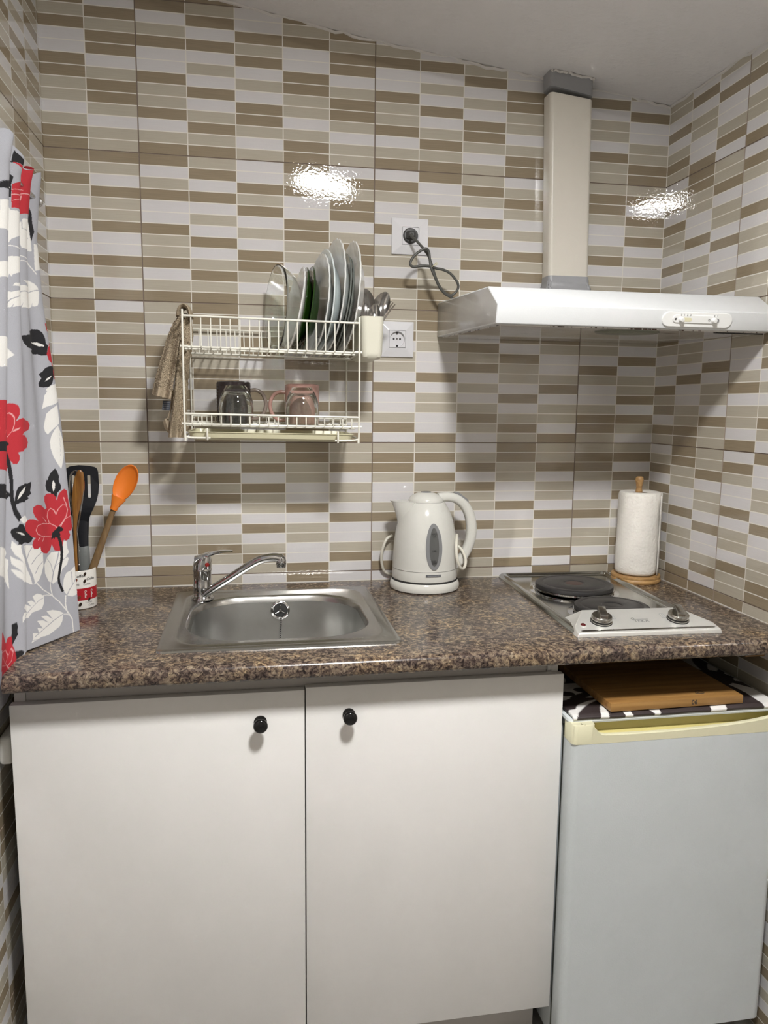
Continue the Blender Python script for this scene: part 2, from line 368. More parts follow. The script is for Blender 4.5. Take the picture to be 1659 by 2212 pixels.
# ================================================================= CEILING LAMP
lx,ly=LAMP_LOC; lz=zc(lx)+.068
t=thing('ceiling_lamp','round white flush ceiling lamp, glowing, fixed above the middle of the kitchenette','lamp',(lx,ly,lz-.002))
sl=Matrix.Rotation(math.atan(.125),4,'Y'); sl.translation=Vector((lx,ly,lz+.001))
mb=MB(); mb.lathe([(.001,-.001),(.118,-.001),(.118,-.022),(.115,-.024),(.111,-.024),(.110,-.016)],M['lampbody'],n=48,mx=sl); mb.build('lamp_base',t)
mb=MB(); mb.lathe([(.1095,-.016),(.108,-.019),(.10,-.0205),(.06,-.0215),(.0005,-.022)],M['lampglow'],n=48,mx=sl); mb.build('diffuser',t)
# ================================================================= WORKTOP
ZC=.868
sink_c=(.287,-.2985); 
mb=MB()
x0,x1,yb,yf=-.166,XR-.001,-.002,-.605
# profile in (y,z): square at the wall, post-formed nose at the front
prof=[(yb,ZC),(yb,ZC-.031),(yf+.02,ZC-.031)]
for k in range(0,7): a=-PI/2-PI/2*k/6; prof.append((yf+.010+.010*math.cos(a) ,ZC-.021+.010*math.sin(a)))
for k in range(0,7): a=PI-PI/2*k/6; prof.append((yf+.013+.013*math.cos(a),ZC-.013+.013*math.sin(a)))
mb.prism(prof,0,x0,x1,M['granite'],smooth=True)
wt=mb.build('worktop',bevel=0); tag(wt,'brown granite-look laminate worktop with rounded front edge, holding sink and hob','worktop')
def cut(o,name,f):
    b=MB(); f(b); c=b.build(name); md=o.modifiers.new('b','BOOLEAN'); md.operation='DIFFERENCE'; md.object=c; md.solver='EXACT'
    dg=bpy.context.evaluated_depsgraph_get(); dg.update(); me=bpy.data.meshes.new_from_object(o.evaluated_get(dg)); o.modifiers.clear(); o.data=me; bpy.data.objects.remove(c)
cut(wt,'c',lambda b:b.loft([rrect(sink_c[0]+.002,sink_c[1]-.002,.200,.195,.10,ZC-.06),rrect(sink_c[0]+.002,sink_c[1]-.002,.200,.195,.10,ZC+.02)],M['granite'],smooth=False))
HY=math.radians(-1.9)
cut(wt,'c2',lambda b:b.loft([[tuple(Vector((1.011,-.272,0))+Matrix.Rotation(HY,3,'Z')@Vector(p)) for p in rrect(0,0,.135,.235,.02,z)] for z in (ZC-.06,ZC+.02)],M['granite'],smooth=False))
# ================================================================= BASE CABINET
CX0,CX1,DY=-.170,.8165,-.560
t=thing('base_cabinet','white two-door sink cabinet with black round knobs under the worktop','cabinet',(.325,-.3,0))
mb=MB()
mb.box((CX0+.003,-.540,.10),(CX0+.021,-.05,.8365),M['carcass']); mb.box((CX1-.021,-.540,.10),(CX1-.004,-.05,.8365),M['carcass'])
mb.box((CX0+.021,-.540,.10),(CX1-.021,-.05,.116),M['carcass']); mb.box((CX0+.021,-.06,.116),(CX1-.021,-.05,.80),M['carcass'])
mb.build('carcass',t,bevel=.0006,seg=1)
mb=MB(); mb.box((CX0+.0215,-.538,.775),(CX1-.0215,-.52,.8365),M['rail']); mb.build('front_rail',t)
mb=MB(); mb.box((CX0+.01,-.50,0),(CX1-.01,-.485,.10),M['rail']); mb.build('plinth',t)
for a,b,zt_,kx,kz in ((CX0,.3243,.802,.2456,.7474),(.3265,CX1,.806,.4043,.7517)):
    mb=MB(); mb.box((a,DY,.105),(b,DY+.018,zt_),M['white']); d=mb.build('door',t,bevel=.0008,seg=2)
    mb=MB(); mx=frame_mx((kx,DY,kz),(0,-1,0),(1,0,0))
    mb.lathe([(.0005,0),(.0115,0),(.0115,.002),(.0065,.004),(.006,.012),(.0095,.0145),(.0126,.0175),(.0128,.021),(.0118,.0235),(.009,.0255),(.004,.0263),(.0005,.0265)],M['blackgloss'],n=32,mx=mx)
    k=mb.build('knob',t); k.parent=d; k.location=(0,0,0); k['label']='glossy black round knob'
mb=MB(); mb.box((.7905,-.5415,.806),(.7965,-.5395,.8365),M['carcass']); mb.box((.789,-.5425,.806),(.7975,-.539,.8085),M['chrome']); o=mb.build('bracket',t); o['label']='small metal bracket under the worktop'
# ================================================================= FRIDGE
FX0,FX1=.822,1.268
t=thing('fridge','white under-counter fridge with aged cream handle strip along its door top','fridge',(1.04,-.3,0))
mb=MB(); mb.box((FX0+.004,-.545,.02),(FX1,-.06,.708),M['fridge']); mb.build('body',t,bevel=.004)
mb=MB(); mb.loft([rrect((FX0+FX1)/2,-.320,(FX1-FX0)/2,.262,.012,.7145),rrect((FX0+FX1)/2,-.320,(FX1-FX0)/2+.001,.263,.012,.718),rrect((FX0+FX1)/2,-.320,(FX1-FX0)/2,.262,.012,.7225)],M['ftop'],smooth=False); mb.build('top_panel',t)
mb=MB(); mb.loft([rrect((FX0+FX1)/2,-.573,(FX1-FX0)/2,.027,.016,.05),rrect((FX0+FX1)/2,-.573,(FX1-FX0)/2,.027,.016,.6795)],M['fridge']); d=mb.build('door',t)
mb=MB(); mb.box((FX0+.004,-.553,.05),(FX1-.004,-.544,.70),M['seal']); mb.build('door_seal',t)
# handle strip: a lip with a long dip in front of a recessed yellowed back
mb=MB()
xs=[.840,.843,.846,.850,.858,.864,.869,.874,.880,.888,.90,.95,1.02,1.09,1.15,1.20,1.238,1.25,FX1]
zs=[.7185,.7185,.7185,.7185,.7175,.7145,.7085,.7025,.6985,.6970,.6965,.6955,.6955,.6975,.7005,.7050,.7105,.7185,.7185]
yo=[-.600]*17+[-.598,-.585]
inn=[max(y,-.600)+.012 for y in yo]
rings=[]
for x,z,y in zip(xs,zs,yo): rings.append([(x,y,.680),(x,y+.0005,z-.0015),(x,y+.003,z),(x,y+.009,z),(x,y+.012,z-.002),(x,y+.012,.680)])
mb.loft(rings,M['ftrim'],True,True,False)
mb.loft([rrect(.845,-.5765,.023,.0235,.010,.6803),rrect(.845,-.5765,.023,.0235,.010,.7165),rrect(.845,-.5765,.0215,.022,.009,.7185)],M['ftrim'],True,True,True); mb.build('handle_strip',t)
mb=MB(); mb.add([(.852,-.5885,.690),(FX1-.004,-.5885,.690),(FX1-.004,-.566,.6925),(.852,-.566,.6925),(.852,-.560,.7125),(FX1-.004,-.560,.7125),(.852,-.552,.7130),(FX1-.004,-.552,.7130)],[(0,1,2,3),(3,2,5,4),(4,5,7,6)],M['frecess'],True)
o=mb.build('handle_recess',t); o['label']='yellowed recessed grip behind the lip'
# small hinge pad
mb=MB(); mb.lathe([(.0005,.7205),(.005,.7205),(.005,.7225),(.0005,.7225)],M['ftrim'],c=(.846,-.594,-.003),n=20); mb.build('hinge_cap',t)
# ---- printed cloth on the fridge (pattern carried by the cloth itself)
nx,ny=300,200
X=np.linspace(.829,1.262,nx); S=np.linspace(0,1,ny)
def inpoly(px,py,poly):
    c=np.zeros(px.shape,bool); n=len(poly)
    for i in range(n):
        x1,y1=poly[i];x2,y2=poly[(i+1)%n]
        if y1==y2: continue
        c^=((y1>py)!=(y2>py))&(px<(x2-x1)*(py-y1)/(y2-y1)+x1)
    return c
def near(px,py,pts,w):
    d=np.full(px.shape,1e9)
    for (x1,y1),(x2,y2) in zip(pts[:-1],pts[1:]):
        dx,dy=x2-x1,y2-y1; L=dx*dx+dy*dy+1e-12; t=np.clip(((px-x1)*dx+(py-y1)*dy)/L,0,1)
        d=np.minimum(d,np.hypot(px-x1-t*dx,py-y1-t*dy))
    return d<w/2
XX,SS=np.meshgrid(X,S,indexing='ij')
yy=-.070-.514*SS
fold=np.clip((SS-.985)/.015,0,1)
zz=.7285+.0012*np.sin(XX*60)*np.sin(SS*9)-.0045*fold
V=np.stack([XX,yy-.001*fold,zz],-1)
D=(-yy)   # distance from the wall
br=np.zeros(XX.shape,bool)
ddx=(XX-1.215); ddy=(D-.43)
ang=np.arctan2(ddy,ddx); rad=np.hypot(ddx,ddy)
br|=(rad<.045)
br|=(rad<.23)&(np.sin(ang*9+np.sin(rad*30)*.7)>.05)&(XX>1.08)
# left flower
ddx=(XX-.93); ddy=(D-.50); ang=np.arctan2(ddy,ddx); rad=np.hypot(ddx,ddy)
br|=(XX<1.03)&(rad<.14)&(D>.50)&(np.sin(ang*11+rad*18)>-.55)
br|=near(XX,D,[(.84,.545),(.87,.50),(.92,.47),(.99,.46)],.020)
br|=np.hypot((XX-.862)/.016,(D-.478)/.013)<1
br|=np.hypot((XX-.900)/.015,(D-.458)/.013)<1
br|=(XX<1.0)&(D<.42)&(np.sin(XX*70+D*40)*np.sin(D*55-XX*20)>-.1)
br|=np.hypot((XX-1.035)/.028,(D-.585)/.03)<1
br|=(XX>1.0)&(XX<1.10)&(np.hypot((XX-1.065)/.016,(D-.585)/.025)<1)
br|=near(XX,D,[(1.155,.60),(1.17,.565),(1.19,.555)],.028)
colr=np.where(br[...,None],np.array([.030,.020,.020]),np.array([.70,.69,.67]))
def gridmesh(name,V,colr,attr,m,closed=False,thick=.0018):
    n,k,_=V.shape; me=bpy.data.meshes.new(name); vs=V.reshape(-1,3)
    i=np.arange(n-1)[:,None]*k+np.arange(k-1)[None,:]; F=np.stack([i,i+k,i+k+1,i+1],-1).reshape(-1,4)
    me.from_pydata(vs.tolist(),[],F.tolist()); me.materials.append(m)
    a=me.color_attributes.new(attr,'FLOAT_COLOR','POINT'); a.data.foreach_set('color',np.concatenate([colr.reshape(-1,3),np.ones((n*k,1))],1).astype(np.float32).ravel())
    me.polygons.foreach_set('use_smooth',[True]*len(F)); me.update()
    o=link(name,me); md=o.modifiers.new('s','SOLIDIFY'); md.thickness=thick; md.offset=0; return o
o=gridmesh('fridge_cloth',V,colr,'print',M['cloth'],thick=.005)
tag(o,'white cloth with dark brown flower print folded on top of the fridge','cloth')
# ---- chopping board
t=thing('chopping_board','thick wooden chopping board lying on the patterned cloth on the fridge','chopping board',(1.04,-.41,.7325))
mb=MB(); by=math.radians(.6); Rb=Matrix.Rotation(by,3,'Z')
def bp(x,y,z): v=Rb@Vector((x-1.04,y+.41,0)); return (v.x+1.04,v.y-.41,z)
b=MB(); b.box((.903,-.5795,.7326),(1.185,-.235,.7490),M['board']); b.v=[bp(*v) for v in b.v]
b.build('board',t,bevel=.0012,seg=2)
mb=MB(); place_text(mb,'06',.013,M['ink'],lambda u,v:bp(1.079+u,-.5797,.7410+v),bold=.0002); o=mb.build('branded_mark',t)
mb=MB(); 
for pts in ([(-.010,-.004),(-.004,.006),(.004,.007),(.010,-.002),(.004,-.006),(-.010,-.004)],[(-.006,-.004),(.001,.001),(.004,.007)],[(-.012,-.007),(.006,-.008),(.010,-.002)]):
    mb.tube([bp(1.107+a,-.550+c,.7491) for a,c in pts],.0005,M['ink'],5)
mb.build('branded_bird',t)
# batten under the worktop on the right wall
mb=MB(); mb.box((XR-.045,-.505,.80),(XR-.001,-.47,.8365),M['pine']); tag(mb.build('support_block',bevel=.001),'small pine block under the worktop against the right wall','support block')
# white trunking in the slot between the left wall and the cabinet
mb=MB(); mb.box((XL+.0005,-.532,.684),(-.1775,-.08,.735),M['ledge'])
tag(mb.build('wall_trunking',bevel=.007,seg=4),'white rounded trunking on the left wall beside the cabinet door','trunking')

# ================================================================= SINK
t=thing('sink','square stainless steel inset sink with rounded bowl in the worktop','sink',(sink_c[0],sink_c[1],ZC))
mb=MB(); cx,cy=sink_c; bx,by_=.289,-.3015
R=[rrect(cx,cy,.2235,.2235,.012,ZC+.0002),rrect(cx,cy,.2225,.2225,.012,ZC+.0035),rrect(cx,cy,.2195,.2195,.014,ZC+.0052),rrect(cx,cy,.214,.214,.018,ZC+.0050),
   rrect(cx,cy-.001,.203,.203,.045,ZC+.0042),rrect(cx,cy-.001,.199,.200,.05,ZC+.0062),rrect(cx,cy-.001,.195,.196,.052,ZC+.0066),rrect(cx,cy-.001,.191,.192,.055,ZC+.0040)]
R+= [rrect(bx,by_,.186,.172,.115,ZC+.0035),rrect(bx,by_,.182,.168,.112,ZC+.002),rrect(bx,by_,.179,.165,.11,ZC-.003),rrect(bx,by_,.176,.162,.108,ZC-.012)]
mb.loft(R,M['steel'],False,False,True)
mb.build('rim',t)
mb=MB(); R=[rrect(bx,by_,.176,.162,.108,ZC-.012),rrect(bx,by_,.172,.158,.104,ZC-.06),rrect(bx,by_,.168,.154,.10,ZC-.105),rrect(bx,by_,.158,.144,.092,ZC-.132),rrect(bx,by_,.135,.121,.075,ZC-.147),rrect(bx,by_,.09,.08,.05,ZC-.151),rrect(bx,by_,.03,.03,.028,ZC-.154)]
mb.loft(R,M['bowl'],False,True,True); mb.build('bowl',t)
# overflow on the rear bowl wall with plug chain
oc=Vector((.2995,-.1445,.838)); mx=frame_mx(oc,(0,-1,.04),(1,0,0))
mb=MB(); mb.lathe([(.0215,.0),(.0215,.0025),(.0185,.0042),(.0170,.0036),(.0158,.0022),(.0152,.0016)],M['chrome'],n=40,mx=mx)
for k in range(3):
    a=PI/2+k*2*PI/3; mb.tube([mx@Vector((.004*math.cos(a),.004*math.sin(a),.003)),mx@Vector((.0135*math.cos(a),.0135*math.sin(a),.0025))],.0013,M['chrome'],6)
mb.lathe([(.0048,.002),(.0048,.004),(.0040,.0055),(.0005,.0058)],M['chrome'],n=6,mx=mx,smooth=False)
o=mb.build('overflow',t); mb=MB(); mb.lathe([(.0005,.0012),(.0158,.0012),(.0158,.0016)],M['dark'],n=32,mx=mx); h=mb.build('opening',t); h.parent=o; h.location=(0,0,0)
mb=MB(); p0=Vector((.3015,-.1495,.823))
for k in range(26):
    z=p0.z-.0050*k; y=p0.y-.0022-.0006*k*.2
    m4=Matrix.Translation((p0.x-.0002*k,y-.001,z)); mb.lathe([(.0002,-.0020),(.0016,-.0013),(.0022,0),(.0016,.0013),(.0002,.0020)],M['chrome'],n=8,mx=m4)
mb.tube([(p0.x,p0.y-.003,p0.z+.006),(p0.x-.005,p0.y-.0045,p0.z-.117)],.0017,M['dark'],5)
o=mb.build('plug_chain',t); o['label']='thin ball chain'
mb=MB(); mb.lathe([(.0005,0),(.028,0),(.030,.004),(.026,.007),(.0005,.008)],M['chrome'],c=(.296,-.30,ZC-.154),n=32); mb.build('drain',t)
# ================================================================= TAP
tx,ty=.1262,-.1500
t=thing('mixer_tap','chrome single-lever mixer tap with long swivel spout behind the sink bowl','tap',(tx,ty,ZC+.004))
mb=MB(); mb.lathe([(.0245,.872-.0003),(.0245,.876),(.0222,.879),(.0205,.881),(.0203,.898),(.0209,.899),(.0209,.9015),(.0202,.9025),(.0200,.936),(.0212,.938),(.0212,.9405),(.0202,.942),(.0202,.943)],M['chrome'],c=(tx,ty,0),n=48)
mb.build('body',t)
mb=MB(); rings=[]
for k in range(9):
    u=k/8; z=.943+.030*u; sh=.006*u*u
    rings.append([(tx+sh*0+ .0208*math.cos(a)*(1-.30*u**3)+.002*u, ty+.0208*math.sin(a)*(1-.35*u**3), z+.007*u*math.cos(a)) for a in [2*PI*j/32 for j in range(32)]])
mb.loft(rings,M['chrome'],False,True,True)
# lever plate sweeping right
rings=[]
for u in np.linspace(0,1,14):
    x=tx-.016+.084*u; z=.963+.019*math.sin(min(1,u*1.1)*PI/2)-.0*u; wd=.0135*(1-.45*u)+.001; th=.0052*(1-u)**1.3+.0016
    rings.append([(x-(.0 if abs(s)<.5 else 0),ty-.012*u+wd*s,z+th*c) for s,c in ((-1,0),(-.8,.8),(-.4,1),(.4,1),(.8,.8),(1,0),(.8,-.8),(.4,-1),(-.4,-1),(-.8,-.8))])
mb.loft(rings,M['chrome'],True,True,True); o=mb.build('lever',t)
mb=MB(); mx=frame_mx((tx+.012,ty-.0178,.9535),(.52,-1,.0),(0,0,1)); mb.lathe([(.0048,-.002),(.0048,.001),(.0036,.0016),(.0005,.0018)],M['reddot'],n=20,mx=mx); d=mb.build('hot_mark',t); d.parent=o; d.location=(0,0,0); d['label']='round red hot-water mark'
sp=[(tx+.002,ty-.012,.884),(tx+.020,ty-.017,.897),(tx+.06,ty-.025,.923),(tx+.098,ty-.034,.949),(tx+.122,ty-.040,.9635),(tx+.141,ty-.045,.9705),(tx+.160,ty-.050,.973),(tx+.176,ty-.054,.971)]
P=catmull([Vector(p) for p in sp],6); mb=MB()
rings=[]
for i,p in enumerate(P):
    d=(P[min(i+1,len(P)-1)]-P[max(0,i-1)]).normalized(); s=Vector((-d.y,d.x,0)).normalized(); n=s.cross(d)*-1; u=i/(len(P)-1)
    a_=.0100+.0004*u; b_=.0092+.0004*u**3
    rings.append([p+s*a_*math.cos(q)+n*b_*math.sin(q) for q in [2*PI*j/20 for j in range(20)]])
mb.loft(rings,M['chrome'],True,True,True)
ex,ey=tx+.1735,ty-.0535
mb.lathe([(.0005,.978),(.006,.9775),(.0098,.974),(.0112,.966),(.0112,.958),(.0104,.957),(.0104,.9515),(.0088,.951),(.0005,.951)],M['chrome'],c=(ex,ey,0),n=32)
mb.build('spout',t)
# ================================================================= KETTLE
kx,ky=.6525,-.0885
t=thing('electric_kettle','white plastic electric kettle with grey oval water window, left of the hob','kettle',(kx,ky,ZC))
mb=MB(); mb.lathe([(.0005,ZC),(.0790,ZC),(.0835,ZC+.003),(.0850,ZC+.009),(.0838,ZC+.016),(.0810,ZC+.0225),(.0800,ZC+.0235),(.0005,ZC+.0235)],M['kettle'],c=(kx,ky,0),n=72); mb.build('power_base',t)
mb=MB(); bz=ZC+.0258
prof=[(.0005,bz),(.0765,bz),(.0790,bz+.002),(.0795,bz+.006),(.0792,bz+.027)]
def kr(z): # radius of the body at height z
    return float(np.interp(z,[bz,bz+.027,.945,.975,1.0,1.02,1.04,1.055,1.068,1.079],[.0795,.0791,.0782,.0762,.0735,.0700,.0648,.0593,.0525,.0455]))
mb.lathe(prof+[(kr(z),z) for z in np.linspace(bz+.0275,1.078,30)]+[(.0440,1.0795),(.0405,1.0795),(.0405,1.07),(.0005,1.07)],M['kettle'],c=(kx,ky,0),n=96)
# spout beak on the left
rings=[]
for u in np.linspace(0,1,12):
    z=1.022+.0588*u; ext=kr(z)+ .042*u**1.6+(.0 if u<1 else .001)
    hw=.006+.020*math.sin(min(1,.15+u*.85)*PI/2)
    ring=[]
    for j in range(13):
        a=-1+2*j/12; xx=-(ext*(1-abs(a)**2.2)+ (kr(z)*.80)*abs(a)**2.2); ring.append((kx+xx,ky+hw*1.25*a,z+ .003*u*(1-abs(a))))
    ring.append((kx-kr(z)*.5,ky+hw*.8,z)); ring.append((kx-kr(z)*.5,ky-hw*.8,z)); rings.append(ring)
mb.loft(rings,M['kettle'],True,True,True)
bo=mb.build('body',t)
mb=MB(); mb.tube([(kx+.07935*math.cos(a),ky+.07935*math.sin(a),bz+.0272) for a in [2*PI*j/96 for j in range(96)]],.0005,M['kline'],6,closed=True)
mb.tube([(kx+.079*math.cos(a),ky+.079*math.sin(a),bz-.0012) for a in [2*PI*j/96 for j in range(96)]],.0016,M['dark'],6,closed=True); mb.build('seam',t)
mb=MB(); mb.lathe([(.0425,1.0795),(.0425,1.083),(.0405,1.088),(.034,1.0945),(.022,1.1000),(.0135,1.1018)],M['kettle'],c=(kx,ky,0),n=64)
mb.lathe([(.0428,1.0790),(.0428,1.0800),(.0005,1.0800)],M['kline'],c=(kx,ky,0),n=64); ld=mb.build('lid',t)
mb=MB(); mb.lathe([(.0135,1.1012),(.0130,1.1030),(.0115,1.1036),(.0005,1.1038)],M['kgrey'],c=(kx,ky,0),n=32); d=mb.build('lid_button',t); d.parent=ld; d.location=(0,0,0); d['label']='grey round button on the lid'
# handle : broad D-shaped tube on the right
hp=[(.030,1.0885,.021,.0125),(.052,1.0905,.020,.0125),(.074,1.086,.019,.0125),(.094,1.072,.017,.0130),(.107,1.052,.016,.0135),(.1145,1.026,.0155,.0140),(.1155,1.000,.0155,.0140),(.111,.975,.0155,.0135),(.101,.951,.015,.013),(.088,.932,.015,.0125),(.070,.917,.015,.012)]
P=[Vector(p[:2]) for p in hp]; rings=[]; N_=40
for i in range(N_+1):
    u=i/N_*(len(hp)-1); a=min(int(u),len(hp)-2); fr=u-a
    q=[hp[a][k]*(1-fr)+hp[a+1][k]*fr for k in range(4)]; rings.append(q)
pts=catmull([Vector((kx+p[0],ky,p[1])) for p in hp],4); R_=[]
for i,p in enumerate(pts):
    u=i/(len(pts)-1)*(len(hp)-1); a=min(int(u),len(hp)-2); fr=u-a; wy=hp[a][2]*(1-fr)+hp[a+1][2]*fr; wt_=hp[a][3]*(1-fr)+hp[a+1][3]*fr
    d=(pts[min(i+1,len(pts)-1)]-pts[max(i-1,0)]).normalized(); n=Vector((0,1,0)).cross(d)
    R_.append([p+Vector((0,1,0))*wy*.78*math.copysign(abs(math.cos(q))**.75,math.cos(q))+n*wt_*.92*math.copysign(abs(math.sin(q))**.75,math.sin(q)) for q in [2*PI*j/28 for j in range(28)]])
mb=MB(); mb.loft(R_,M['kettle'],True,True,True); hd=mb.build('handle',t)
mb=MB(); mb.loft([[(kx+x+dx,ky+y,z+dz) for y,dx,dz in ((-.008,0,0),(.008,0,0),(.008,.004,.005),(-.008,.004,.005))] for x,z in ((.068,1.0975),(.076,1.0965),(.098,1.0800),(.102,1.0735))],M['kgrey'],smooth=False)
d=mb.build('switch',t,bevel=.001); d.parent=hd; d.location=(0,0,0); d['label']='grey rocker switch on the handle'
# water window : oval frame lying on the front of the body
def onk(az,z,o=0): r=kr(z)+o; return (kx+r*math.sin(az),ky-r*math.cos(az),z)
az0=.055
def oval(hw,hz,zc_,o,m,name,parent,n=48,inner=None):
    mb=MB(); 
    def P(s,a): 
        z=zc_+hz*s*math.sin(a); return onk(az0+hw*s*math.cos(a)/.078,z,o)
    steps=[0.0001]+list(np.linspace(.15,1,8)) if inner is None else list(np.linspace(inner,1,4))
    rings=[[P(s,2*PI*j/n) for j in range(n)] for s in steps]
    rings.append([onk(az0+hw*1.0*math.cos(2*PI*j/n)/.078,zc_+hz*math.sin(2*PI*j/n),-.002) for j in range(n)])
    mb.loft(rings,m,False,False,True); return mb.build(name,parent)
wf=oval(.0205,.0545,.9810,.0016,M['kgrey'],'window_frame',t); wf['label']='grey oval frame'
wp=oval(.0115,.0450,.9810,.0024,M['kwin'],'water_window',t); wp.parent=wf; wp.location=(0,0,0)
for grp in ((('MAX',1.0110,.0062),('1.7L',1.0052,.0056)),(('1.0L',.9722,.0062),),(('0.5L',.9475,.0062),('MIN',.9425,.0056))):
    mb=MB()
    for s_,z_,h_ in grp: place_text(mb,s_,h_,M['ink'],lambda u,v,z_=z_:onk(az0+u/.078,z_+v,.0030),bold=.0002)
    x=mb.build('scale_mark',t); x.parent=wf; x.location=(0,0,0)
mb=MB(); rings=[]
for v in (-.0028,.0028): rings.append([onk(az0-.02+u/.078,.9128+v,.0012) for u in np.linspace(-.0178,.0178,14)])
mb.loft(rings,M['kbadge'],False,False,False,closed=False)
bg=mb.build('badge',t); mb=MB(); place_text(mb,'oqueaco',.0062,M['silver'],lambda u,v:onk(az0-.02+u*1.3/.078,.9130+v*.7,.0015)); x=mb.build('badge_lettering',t); x.parent=bg; x.location=(0,0,0)
# cord : a loop tucked behind the handle and a bend on the left
mb=MB()
cp_=[(.736,-.060,.972),(.7335,-.080,.990),(.7275,-.105,.9985),(.7205,-.128,.994),(.7150,-.146,.976),(.7155,-.152,.953),(.7225,-.150,.932),(.7320,-.142,.9225),(.7420,-.130,.926),(.7475,-.116,.940),(.7440,-.100,.957),(.7350,-.086,.968),(.7280,-.060,.962),(.722,-.030,.93),(.70,-.014,.895),(.66,-.006,.880),(.60,-.006,.880),(.570,-.010,.890),(.559,-.018,.912),(.557,-.024,.940),(.5615,-.026,.962),(.570,-.022,.978),(.585,-.014,.985)]
mb.tube(cp_,.0036,M['kcord'],10,samples=6); mb.build('cord',t)
# ================================================================= HOB
hx,hy=1.011,-.272
Rh=Matrix.Rotation(HY,3,'Z')
def H(p): v=Rh@Vector((p[0],p[1],0)); return (hx+v.x,hy+v.y,ZC+p[2])
t=thing('electric_hob','stainless steel two-plate electric hob set into the worktop at the right','hob',(hx,hy,ZC))
mb=MB(); hw,hh=.150,.268
def hr(w_,h_,r,z,oy=0): return [H(p) for p in rrect(0,oy,w_,h_,r,z)]
mb.loft([hr(hw,hh,.012,.0002),hr(hw-.001,hh-.001,.012,.006),hr(hw-.005,hh-.005,.012,.0105),hr(hw-.010,hh-.010,.012,.0112),hr(hw-.014,hh-.014,.012,.0105),hr(hw-.017,hh-.017,.014,.0055),hr(hw-.020,hh-.020,.014,.0045)],M['hobpan'],False,True,True); mb.build('pan',t)
# control panel : wedge with clipped rear corners
mb=MB()
lo=[(-.1512,-.2702,.0003),(.1512,-.2702,.0003),(.1512,-.250,.0005),(.137,-.150,.004),(-.137,-.150,.004),(-.1512,-.250,.0005)]
fr=[(-.1485,-.2690,.0085),(.1485,-.2690,.0085),(.1465,-.240,.0150),(.104,-.1755,.0290),(-.104,-.1755,.0290),(-.1465,-.240,.0150)]
mb.loft([[H(p) for p in lo],[H(p) for p in fr]],M['panel'],False,True,False); pn=mb.build('control_panel',t,bevel=.003,seg=3)
def onp(u,v,o=0): # u across, v up the sloping face
    d=Vector((0,.0935,.0205)).normalized(); nn=Vector((0,-.0205,.0935)).normalized(); p=Vector((0,-.2690,.0085))+d*v+nn*o; return H((u,p.y,p.z))
nh=(Rh@Vector((0,-.0205,.0935))).normalized(); dh=(Rh@Vector((0,.0935,.0205))).normalized(); xh=Rh@Vector((1,0,0))
for kx_,ang in ((-.085,-14),(.078,-14)):
    c=Vector(onp(kx_,.043,0)); mx=frame_mx(c,nh,xh); k_=thing('x','x','x') if False else None
    mb=MB(); mb.lathe([(.0005,-.001),(.0215,-.001),(.0215,.0035),(.0185,.0045),(.0185,.0065),(.0205,.007),(.0205,.0125),(.0190,.0145),(.0005,.0145)],M['knobsteel'],n=40,mx=mx)
    mb.lathe([(.0218,.0),(.0218,.0022),(.0190,.0050),(.0187,.0065)],M['dark'],n=40,mx=mx)
    kb=mb.build('dial',t); 
    g=MB(); g.box((-.0078,-.0200,.0125),(.0078,.0200,.0255),M['knobsteel']); rm=Matrix.Rotation(math.radians(ang),4,'Z'); g.v=[tuple(mx@rm@Vector(v)) for v in g.v]
    o=g.build('grip',t,bevel=.0018,seg=2); o.parent=kb; o.location=(0,0,0)
    mb=MB(); mb.lathe([(.0005,0),(.0013,0),(.0013,.0004),(.0005,.0005)],M['ink'],n=8,mx=frame_mx(onp(kx_+.012,.0105,0),nh,xh)); o=mb.build('pointer_mark',t)
mb=MB(); mx=frame_mx(onp(-.128,.030,0),nh,xh); mb.lathe([(.0065,0),(.0062,.0015),(.0052,.0018)],M['panel'],n=24,mx=mx); mb.lathe([(.0055,.001),(.0048,.0030),(.003,.0042),(.0005,.0046)],M['redled'],n=24,mx=mx); o=mb.build('pilot_light',t); o['label']='dark red pilot light'
mb=MB(); place_text(mb,'TEKA',.0125,M['kgrey'],lambda u,v:onp(-.001+u*1.05,.040+v,.0004))
for L in ([(-.0165,.0475),(.015,.0475)],[(-.0165,.0475),(-.0185,.0520),(-.0145,.0555),(-.0115,.0520),(-.0145,.0490)],[(.015,.0475),(.015,.0460)]): mb.tube([onp(a,b,.0004) for a,b in L],.0005,M['kline'],5)
mb.build('maker_mark',t)
for u0 in (-.058,.050):
    mb=MB()
    for L in ([(0,.052),(.008,.052),(.008,.068),(0,.068),(0,.052)],[(.004,.052),(.004,.068)]): mb.tube([onp(u0+a,b,.0003) for a,b in L],.0004,M['silver'],5)
    mb.build('plate_symbol',t)
